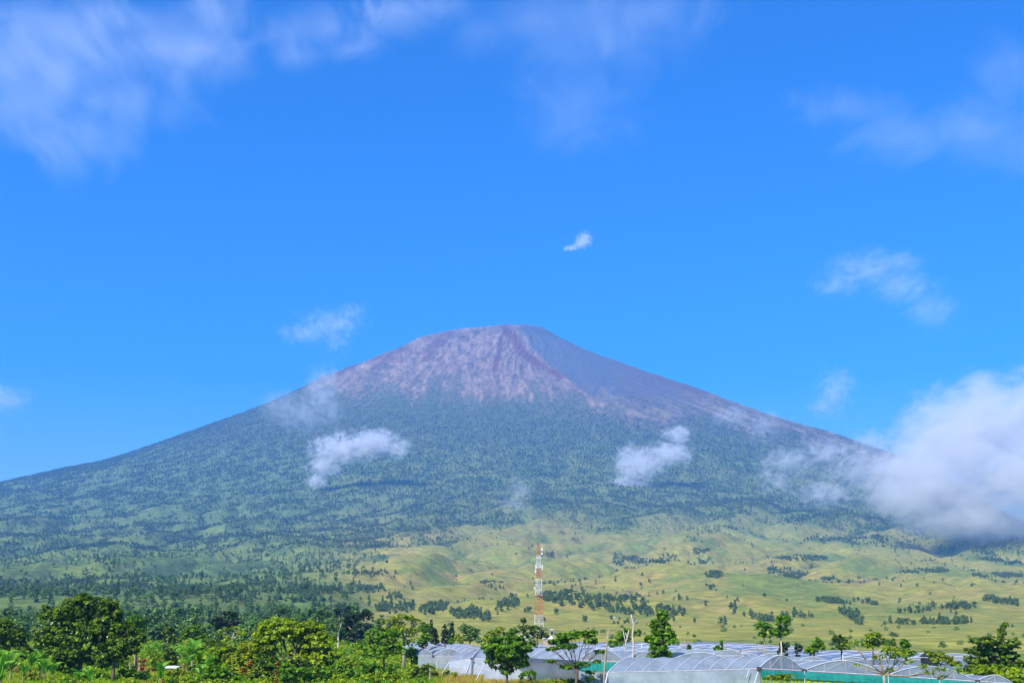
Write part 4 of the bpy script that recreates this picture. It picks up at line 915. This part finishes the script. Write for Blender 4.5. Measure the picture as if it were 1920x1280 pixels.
# shrubs and garden plants
for a in (('yellow-green feathery bamboo clump left of the dark glossy tree', 205, [(455,1225,16,20),(470,1215,18,16),(450,1250,16,20),(478,1232,14,16),(440,1240,14,16)], .30, 'leaf_yellow', .9, 70),
          ('round olive shrub at the left of the bamboo clump', 215, [(402,1228,18,16),(398,1240,14,10)], .36, 'leaf_lime', .9, 71),
          ('round olive shrub directly behind the bamboo clump', 215, [(432,1220,14,14),(428,1235,14,12)], .36, 'leaf_lime', .9, 72),
          ('shiny bright green bush at the bottom, left of the bamboo clump', 185, [(410,1258,26,14),(395,1268,20,12),(430,1272,20,12)], .40, 'leaf_green', 1, 73),
          ('orange-leaved shrub in front of the bamboo clump', 196, [(470,1246,7,9),(455,1260,8,9)], .34, 'leaf_orange', .7, 74),
          ('small orange shrub between the dark glossy tree and the leafy low tree', 180, [(520,1246,5,5)], .3, 'leaf_orange', .7, 75),
          ('olive green garden shrub above the white roofed shelter', 250, [(318,1224,14,12),(325,1234,14,8)], .36, 'leaf_deep', .9, 76),
          ('brownish shrub beside the drooping banana clump', 262, [(310,1212,9,7),(330,1208,10,6)], .36, 'leaf_wood', .8, 77),
          ('dark low bush beside the ochre soil strip', 222, [(270,1262,11,6)], .36, 'leaf_deep', 1, 78),
          ('red-leaved low shrub right of the very large dark tree', 250, [(268,1239,8,4)], .3, 'leaf_red', .8, 79),
          ('green mound of leaves at the foot of the slender brown trunk', 200, [(240,1262,16,9),(255,1272,18,9),(228,1275,14,8)], .34, 'leaf_lime', .9, 80),
          ('broad green bush right of the big yellow-green tree', 200, [(640,1255,22,14),(660,1262,22,12),(625,1268,18,12)], .38, 'leaf_green', .9, 81),
          ('bright green bush under the bushy tree with the reddish trunk', 205, [(690,1250,20,9),(715,1258,24,10),(735,1250,14,7)], .36, 'leaf_green', .9, 82),
          ('grassy green bush at the bottom below the umbrella-crowned tree', 190, [(700,1272,26,10),(735,1272,22,12),(675,1276,18,9)], .34, 'leaf_lime', .9, 83),
          ('dark speckled shrub between the thin white post and the umbrella-crowned tree', 205, [(785,1262,18,14),(772,1270,12,12)], .36, 'leaf_deep', .8, 84),
          ('yellow green shrub behind the thin white post', 212, [(806,1256,14,12),(815,1268,10,10)], .36, 'leaf_yellow', .8, 85),
          ('small green shrub in the golden grass left of the leaning side sheet', 212, [(836,1262,8,6),(850,1265,8,5)], .34, 'leaf_lime', .8, 86),
          ('low leafy shrub at the right foot of the round leafy tree', 196, [(995,1262,14,6),(980,1266,10,5)], .34, 'leaf_green', .9, 87),
          ('green shrub at the bottom between the big dark tree and the shelter', 192, [(300,1276,22,8),(335,1274,24,9)], .34, 'leaf_lime', .9, 88),
          ('dense garden bush right of the banana row under the pale-branched tree', 240, [(400,1212,14,7),(380,1218,10,6)], .36, 'leaf_deep', .9, 89),
          ('bright lime weedy bush beside the ochre patch by the left edge', 250, [(15,1238,18,9),(31,1242,14,7),(1,1241,12,6)], .34, 'leaf_lime', .9, 200),
          ('yellowish weedy bush beside the bottom edge under the banana row', 201, [(62,1268,18,9),(78,1272,14,7),(48,1271,12,6)], .34, 'leaf_yellow', .9, 201),
          ('fresh lime weedy bush beside the bottom edge left of the deep shade', 188, [(118,1275,18,9),(134,1279,14,7),(104,1278,12,6)], .34, 'leaf_lime', .9, 202),
          ('vivid green weedy bush beside the pale concrete post', 250, [(228,1248,18,9),(244,1252,14,7),(214,1251,12,6)], .34, 'leaf_green', .9, 203),
          ('bright lime weedy bush beside the drooping banana clump', 250, [(300,1240,18,9),(316,1244,14,7),(286,1243,12,6)], .34, 'leaf_lime', .9, 204),
          ('yellowish weedy bush beside the right side of the white roofed shelter', 214, [(335,1262,18,9),(351,1266,14,7),(321,1265,12,6)], .34, 'leaf_yellow', .9, 205),
          ('fresh lime weedy bush beside the pale upright banana leaf', 250, [(372,1240,18,9),(388,1244,14,7),(358,1243,12,6)], .34, 'leaf_lime', .9, 206),
          ('vivid green weedy bush beside the round olive shrub', 250, [(408,1248,18,9),(424,1252,14,7),(394,1251,12,6)], .34, 'leaf_green', .9, 207),
          ('bright lime weedy bush beside the bottom edge below the dark clipped bush', 182, [(345,1278,18,9),(361,1282,14,7),(331,1281,12,6)], .34, 'leaf_lime', .9, 208),
          ('yellowish weedy bush beside the orange-leaved shrub', 201, [(440,1268,18,9),(456,1272,14,7),(426,1271,12,6)], .34, 'leaf_yellow', .9, 209),
          ('fresh lime weedy bush beside the slope right of the big yellow-green tree', 250, [(655,1240,18,9),(671,1244,14,7),(641,1243,12,6)], .34, 'leaf_lime', .9, 210),
          ('vivid green weedy bush beside the bottom below the bushy tree with the reddish trunk', 201, [(672,1268,18,9),(688,1272,14,7),(658,1271,12,6)], .34, 'leaf_green', .9, 211),
          ('dark round clipped bush beside the banana stems', 230, [(360,1254,7,5)], .34, 'leaf_deep', 1, 90),
          ('leafy bush below the yellow-green tree at the edge of its shade', 215, [(620,1245,12,9)], .36, 'leaf_yellow', .9, 91),
          ('green leaves in front of the teal net, at the corner of the nearest span', 140, [(1455,1270,20,5),(1475,1268,14,5)], .26, 'leaf_yellow', .6, 92),
          ('yellow bush at the foot of the flat-topped tree', 180, [(1108,1274,12,7),(1050,1277,16,5)], .32, 'leaf_yellow', .8, 93),
          ('grey green bush at the base of the flat-topped tree', 182, [(1080,1278,18,6)], .3, 'leaf_wood', .8, 94)):
    shrub(a[0], a[1], a[2], a[3], a[4], a[5], a[6])

# ------------------------------------------------------------------ banana plants
def banana_leaf(seed):
    rs = random.Random(seed); V = []; Fc = []; n = 7; Ln, W = 2.7, .42; arch_ = rs.uniform(.8, 1.5); up = rs.uniform(.75, 1.3)
    for i in range(n+1):
        t = i/n; a = up - arch_*t*t*1.5; 
        if i == 0: x = z = 0
        else: x += math.cos(a)*Ln/n; z += math.sin(a)*Ln/n
        wd = W*math.sin(math.pi*min(1, t*.93+.07))**.6 * (1 if i else .2)
        V += [(x, -wd, z+wd*.35), (x, 0, z), (x, wd, z+wd*.35)]
    for i in range(n):
        for j in (0, 1): Fc.append((3*i+j, 3*i+j+1, 3*i+j+4, 3*i+j+3))
    me = bpy.data.meshes.new('leaf'); me.from_pydata(V, [], Fc); me.update()
    at = me.attributes.new('tint', 'FLOAT', 'FACE'); at.data.foreach_set('value', [0.35+.5*rs.random() for _ in Fc])
    me.materials.append(M['banana']); return me
BL = [banana_leaf(i) for i in range(6)]
def dryleaf():
    mb = MB().tube([(0, 0, 0), (.25, 0, -.4), (.3, 0, -1.2)], [.06, .14, .05], 5)
    me = bpy.data.meshes.new('dry_leaf'); me.from_pydata([tuple(v) for v in mb.V], [], mb.F); me.materials.append(M['banana_dry']); return me
DL = dryleaf()
BS = bpy.data.meshes.new('stem'); _m = MB().tube([(0, 0, -.3), (0, 0, .8), (0, 0, 1.5)], [.17, .14, .09], 7); BS.from_pydata([tuple(v) for v in _m.V], [], _m.F); BS.materials.append(solid_mat('banana_stem', (.30,.34,.10), (.22,.15,.06), .7))
def banana(px, d, s, seed, label, up=0):
    rs = random.Random(seed); x, y, _ = P(px, 1240, d); g = ground(x, y)
    r = empty('banana_plant', (x, y, g), label, 'banana plant', 'banana plants in the gardens at the left')
    st = obj('stem', BS, r); n = rs.randint(7, 9)
    for i in range(n):
        l = obj('leaf', BL[rs.randrange(6)], r, (0, 0, 1.35)); l.rotation_euler = (0, -rs.uniform(-.1, .45) if i % 3 else -.5, 6.283*i/n + rs.uniform(-.3, .3)); q = rs.uniform(.75, 1.15); l.scale = (q, q, q)
    for i in range(rs.randint(0, 1)):
        l = obj('dry_leaf', DL, r, (0, 0, 1.4)); l.rotation_euler = (0, 0, rs.uniform(0, 6.28))
    s *= 1.15; r.scale = (s, s, s)
for i, (px, d, s, lab) in enumerate((
    (-3, 150, 1.55, 'large pale banana plant cut by the left edge, nearest of all'), (4, 168, 1.0, 'short banana plant low at the left edge in the ochre patch'),
    (22, 205, 1.45, 'banana plant with tall upright leaves near the left edge'), (10, 215, 1.3, 'banana plant behind the upright-leaved one at the left edge'),
    (58, 205, 1.45, 'banana plant with brown hanging dry leaves left of the very large tree'), (76, 208, 1.3, 'banana plant right beside the brown hanging leaves, under the large tree crown'),
    (85, 195, 1.05, 'low banana plant at the left foot of the very large tree'), (46, 192, .8, 'young banana plant standing in the ochre grass'), (100, 198, .9, 'small banana plant at the shaded edge of the very large tree'),
    (284, 262, 1.65, 'drooping banana clump with orange bunch right of the very large tree'), (294, 268, 1.5, 'banana plant behind the drooping clump'),
    (345, 235, 1.6, 'banana plant with a long bare leaf stalk behind the shelter'), (360, 232, 1.75, 'banana plant with one pale upright leaf, right of the shelter'), (374, 238, 1.3, 'leaning banana plant on the right of the pale upright leaf'),
    (352, 228, 1.1, 'low banana plant in front of the pale upright leaf'), (392, 205, 1.1, 'banana plant with a spear leaf beside the shiny bright bush'), (380, 188, 1.0, 'yellowish banana plant at the bottom by the shiny bright bush'),
    (302, 180, 1.05, 'young banana plant at the bottom edge beneath the shelter'), (150, 182, .75, 'small banana plant at the bottom under the very large tree'), (170, 178, .8, 'banana plant at the bottom right of the deep shade'), (385, 250, 1.2, 'banana plant among garden bushes near the pale-branched tree'))):
    banana(px, d, s, 100+i, lab)

# ------------------------------------------------------------------ small built things
def shelter():
    d = 236; p = Vector(P(316, 1253, d)); g = ground(p.x, p.y); r = empty('garden_shelter', (p.x, p.y, g), 'small garden shelter with a white sheet roof on thin posts', 'shelter')
    h = p.z - g; V = []
    for sx, sz in ((-1.6, .0), (-.6, .12), (.6, .14), (1.7, .05)):
        for sy in (-1.1, 1.1): V.append((sx+(.25 if sy > 0 else 0), sy, h+sz+(.35 if sy > 0 else 0)))
    top = [Vector(v)+Vector((0, 0, .06)) for v in V]; V = [Vector(v) for v in V] + top
    Fc = [(0, 2, 3, 1), (2, 4, 5, 3), (4, 6, 7, 5), (8, 9, 11, 10), (10, 11, 13, 12), (12, 13, 15, 14), (0, 8, 10, 2), (2, 10, 12, 4), (4, 12, 14, 6), (1, 3, 11, 9), (3, 5, 13, 11), (5, 7, 15, 13), (0, 1, 9, 8), (6, 14, 15, 7)]
    build('roof_sheet', V, Fc, M['white_paint'], r)
    for x, y in ((-.9, -.8), (.2, -.8), (.8, -.8), (-.8, .9), (1.0, .9)): MB().tube([(x, y, -.2), (x, y, h+.05)], .06, 6).obj('post', M['wood_post'], r)
    MB().box((.95, 0, h*.42), (.42, .6, h*.42)).obj('store_box', M['brown_wall'], r)
shelter()
def hut(px, py0, py1, d, w_, label, wallm='wood_post', roofm='white_paint', cat='hut', name='roofed_platform', legs=True):
    a, b = Vector(P(px, py0, d)), Vector(P(px, py1, d)); g = ground(a.x, a.y); r = empty(name, (a.x, a.y, g), label, cat); h = a.z-g
    mb = MB(); 
    V = [(-w_, -w_, h), (w_, -w_, h), (w_, w_, h), (-w_, w_, h), (-w_*.7, 0, h+w_*.45), (w_*.7, 0, h+w_*.45)]
    build('roof', V, [(0, 1, 5, 4), (1, 2, 5), (2, 3, 4, 5), (3, 0, 4), (3, 2, 1, 0)], M[roofm], r)
    if legs:
        for sx in (-.7, .7):
            for sy in (-.7, .7): MB().tube([(sx*w_, sy*w_, -.2), (sx*w_, sy*w_, h)], .12, 6).obj('post', M[wallm], r)
        MB().box((0, 0, h*.72), (w_*.75, w_*.75, .15)).obj('floor', M[wallm], r); MB().box((0, 0, h*.82), (w_*.45, w_*.45, h*.10)).obj('water_tank', M['dark_wall'], r)
    else: MB().box((0, 0, h/2-.1), (w_*.85, w_*.85, h/2-.1)).obj('wall', M[wallm], r)
    return r
hut(1035, 1180.5, 1190, 480, 0.95, 'small roofed platform on posts right of the lattice tower foot', 'wood_post', 'gutter')
hut(1147, 1160, 1164, 1150, 3.5, 'tiny white roofed house at the lower edge of the hillside wood', 'white_paint', 'white_paint', 'house', 'farm_house', False)
hut(1742, 1231, 1247, 215, 1.35, 'dark boxy shed under the yellow-green low tree', 'dark_wall', 'dark_wall', 'shed', 'dark_shed', False)
hut(986, 1194, 1200, 340, 2.1, 'white tarpaulin roof just left under the rounded dark tree', 'wood_post', 'white_paint', 'hut', 'tarpaulin_hut', False)
hut(1027, 1197, 1203, 340, 1.6, 'small white tarpaulin roof right under the rounded dark tree', 'wood_post', 'white_paint', 'hut', 'tarpaulin_hut', False)
for (px, py, d, lab, rr) in ((244, 1241, 225, 'pale concrete post at the right edge of the very large dark tree', .1), (253, 1228, 250, 'pale post beside the red-leaved shrub', .1), (806, 1252, 208, 'thin white post in front of the yellow green shrub', .06), (262, 1231, 252, 'thin pale post right above the red-leaved shrub', .08), (819, 1238, 245, 'slim white pole by the left greenhouse end', .06)):
    p = Vector(P(px, py, d)); g = ground(p.x, p.y); o = MB().tube([(0, 0, -.3), (.03, 0, (p.z-g)*.5), (0, 0, p.z-g)], [rr, rr*.95, rr*.85], 7).obj('fence_post', M['white_paint'] if rr < .1 else M['wood_post'])
    o.location = (p.x, p.y, g); tag(o, lab, 'post')
for (px, py, d, lab) in ((1203, 1205, 240, 'white pole with a short crossbar left of the dense upright tree'), (1580, 1226, 185, 'short white pole standing on the second greenhouse ridge')):
    p = Vector(P(px, py, d)); g = ground(p.x, p.y); r = empty('utility_pole', (p.x, p.y, g), lab, 'pole')
    MB().tube([(0, 0, -.3), (0, 0, p.z-g)], .08, 7).obj('pole', M['white_paint'], r)
    if px < 1500: MB().box((-.1, 0, p.z-g-.2), (.45, .06, .05)).obj('crossbar', M['white_paint'], r)

# ------------------------------------------------------------------ grass
def tuft(name, seed, h, n, mat, w_=.05, spread=.35):
    rs = np.random.RandomState(seed); V = []; Q = []; t = []
    for i in range(n):
        a, r0 = rs.uniform(0, 6.28), rs.uniform(0, spread); bx, by = r0*math.cos(a), r0*math.sin(a); b = rs.uniform(0, 6.28); lean = rs.uniform(.1, .55)*h
        ux, uy = math.cos(b)*w_, math.sin(b)*w_; hh = h*rs.uniform(.6, 1.15); dx, dy = math.cos(a+rs.uniform(-1, 1))*lean, math.sin(a+rs.uniform(-1, 1))*lean
        k = len(V); V += [(bx-ux, by-uy, -.05), (bx+ux, by+uy, -.05), (bx+ux*.7+dx*.4, by+uy*.7+dy*.4, hh*.6), (bx-ux*.7+dx*.4, by-uy*.7+dy*.4, hh*.6), (bx+ux*.1+dx, by+uy*.1+dy, hh), (bx-ux*.1+dx, by-uy*.1+dy, hh)]
        Q += [(k, k+1, k+2, k+3), (k+3, k+2, k+4, k+5)]; tt = rs.uniform(.2, .9); t += [tt, tt]
    return bpy.data.objects.new(name, mesh_np(name, V, Q, mat, t))
x, y, z, rs = sample(125, 330, 52000, seed=21)
px, py = proj(x, y, z); nn = fbm(x/16+5, y/16, 3)
gold = np.clip(sm(800, 850, px)*sm(1030, 960, px)*.9 + sm(.05, .4, nn)*.8, 0, 1)
inside = (px > 1130) & (y > 146)
gold = np.where(px > 1040, .8, gold)
och = (np.hypot((px-28)/50, (py-1256)/11) < 1) | (np.hypot((px-282)/48, (py-1254)/13) < 1)
ok = ~inside & (rs.rand(len(x)) < np.where(och, .35, .9)); gold = np.where(och, .8, gold)
x, y, z, gold = x[ok], y[ok], z[ok], gold[ok]
idx = np.where(rs.rand(len(x)) < gold, rs.randint(3, 5, len(x)), rs.randint(0, 3, len(x)))
tufts = [tuft('grass_tuft', 1, .55, 16, leaf_mat('grass_a', (.15,.28,.004), (.36,.60,.008), (.55,.78,.02), .4, .4), .04), tuft('grass_tuft', 2, .8, 14, leaf_mat('grass_b', (.14,.22,.004), (.30,.43,.008), (.48,.60,.02), .4, .4), .05),
         tuft('grass_tuft', 3, .5, 22, leaf_mat('grass_c', (.13,.26,.004), (.32,.55,.008), (.50,.72,.015), .4, .4), .06), tuft('grass_tuft', 4, .75, 18, leaf_mat('grass_d', (.34,.22,.03), (.50,.36,.06), (.70,.56,.14), .35, .4), .035),
         tuft('grass_tuft', 5, .5, 20, leaf_mat('grass_e', (.30,.26,.03), (.46,.40,.05), (.60,.56,.10), .35, .4), .04)]
scatter('meadow_grass', np.stack([x, y, z], 1), rs.uniform(.6, 1.5, len(x)), rs.uniform(0, 6.28, len(x)), idx, tufts, 'rough green and golden grass over the near gardens')
# low undergrowth between the garden trees
x, y, z, rs = sample(150, 500, 15000, seed=33); px, py = proj(x, y, z); nn = fbm(x/14, y/14, 3)
ok = (px < 800) & (rs.rand(len(x)) < .25 + .8*sm(-.05, .35, nn)) & ~((px > 235) & (px < 360) & (y < 262) & (y > 205)) & ~((px < 110) & (y < 232) & (y > 190)) & ~((px < 90) & (y < 200)); x, y, z = x[ok], y[ok], z[ok]
U = [bpy.data.objects.new('undergrowth_form', far_tree_mesh('shrub', 90+i, 300, M[k], .5)) for i, k in enumerate(('leaf_green', 'leaf_lime', 'leaf_lime', 'leaf_yellow'))]
scatter('undergrowth', np.stack([x, y, z-.2], 1), rs.uniform(.15, .55, len(x))*(1+1.0*sm(250, 420, y)), rs.uniform(0, 6.28, len(x)), rs.randint(0, 4, len(x)), U, 'tangle of low bushes and weeds between the garden trees')
bpy.context.view_layer.update()

print('TRIS', sum(len(o.data.polygons)*2 for o in bpy.data.objects if o.type == 'MESH' and o.users_collection))
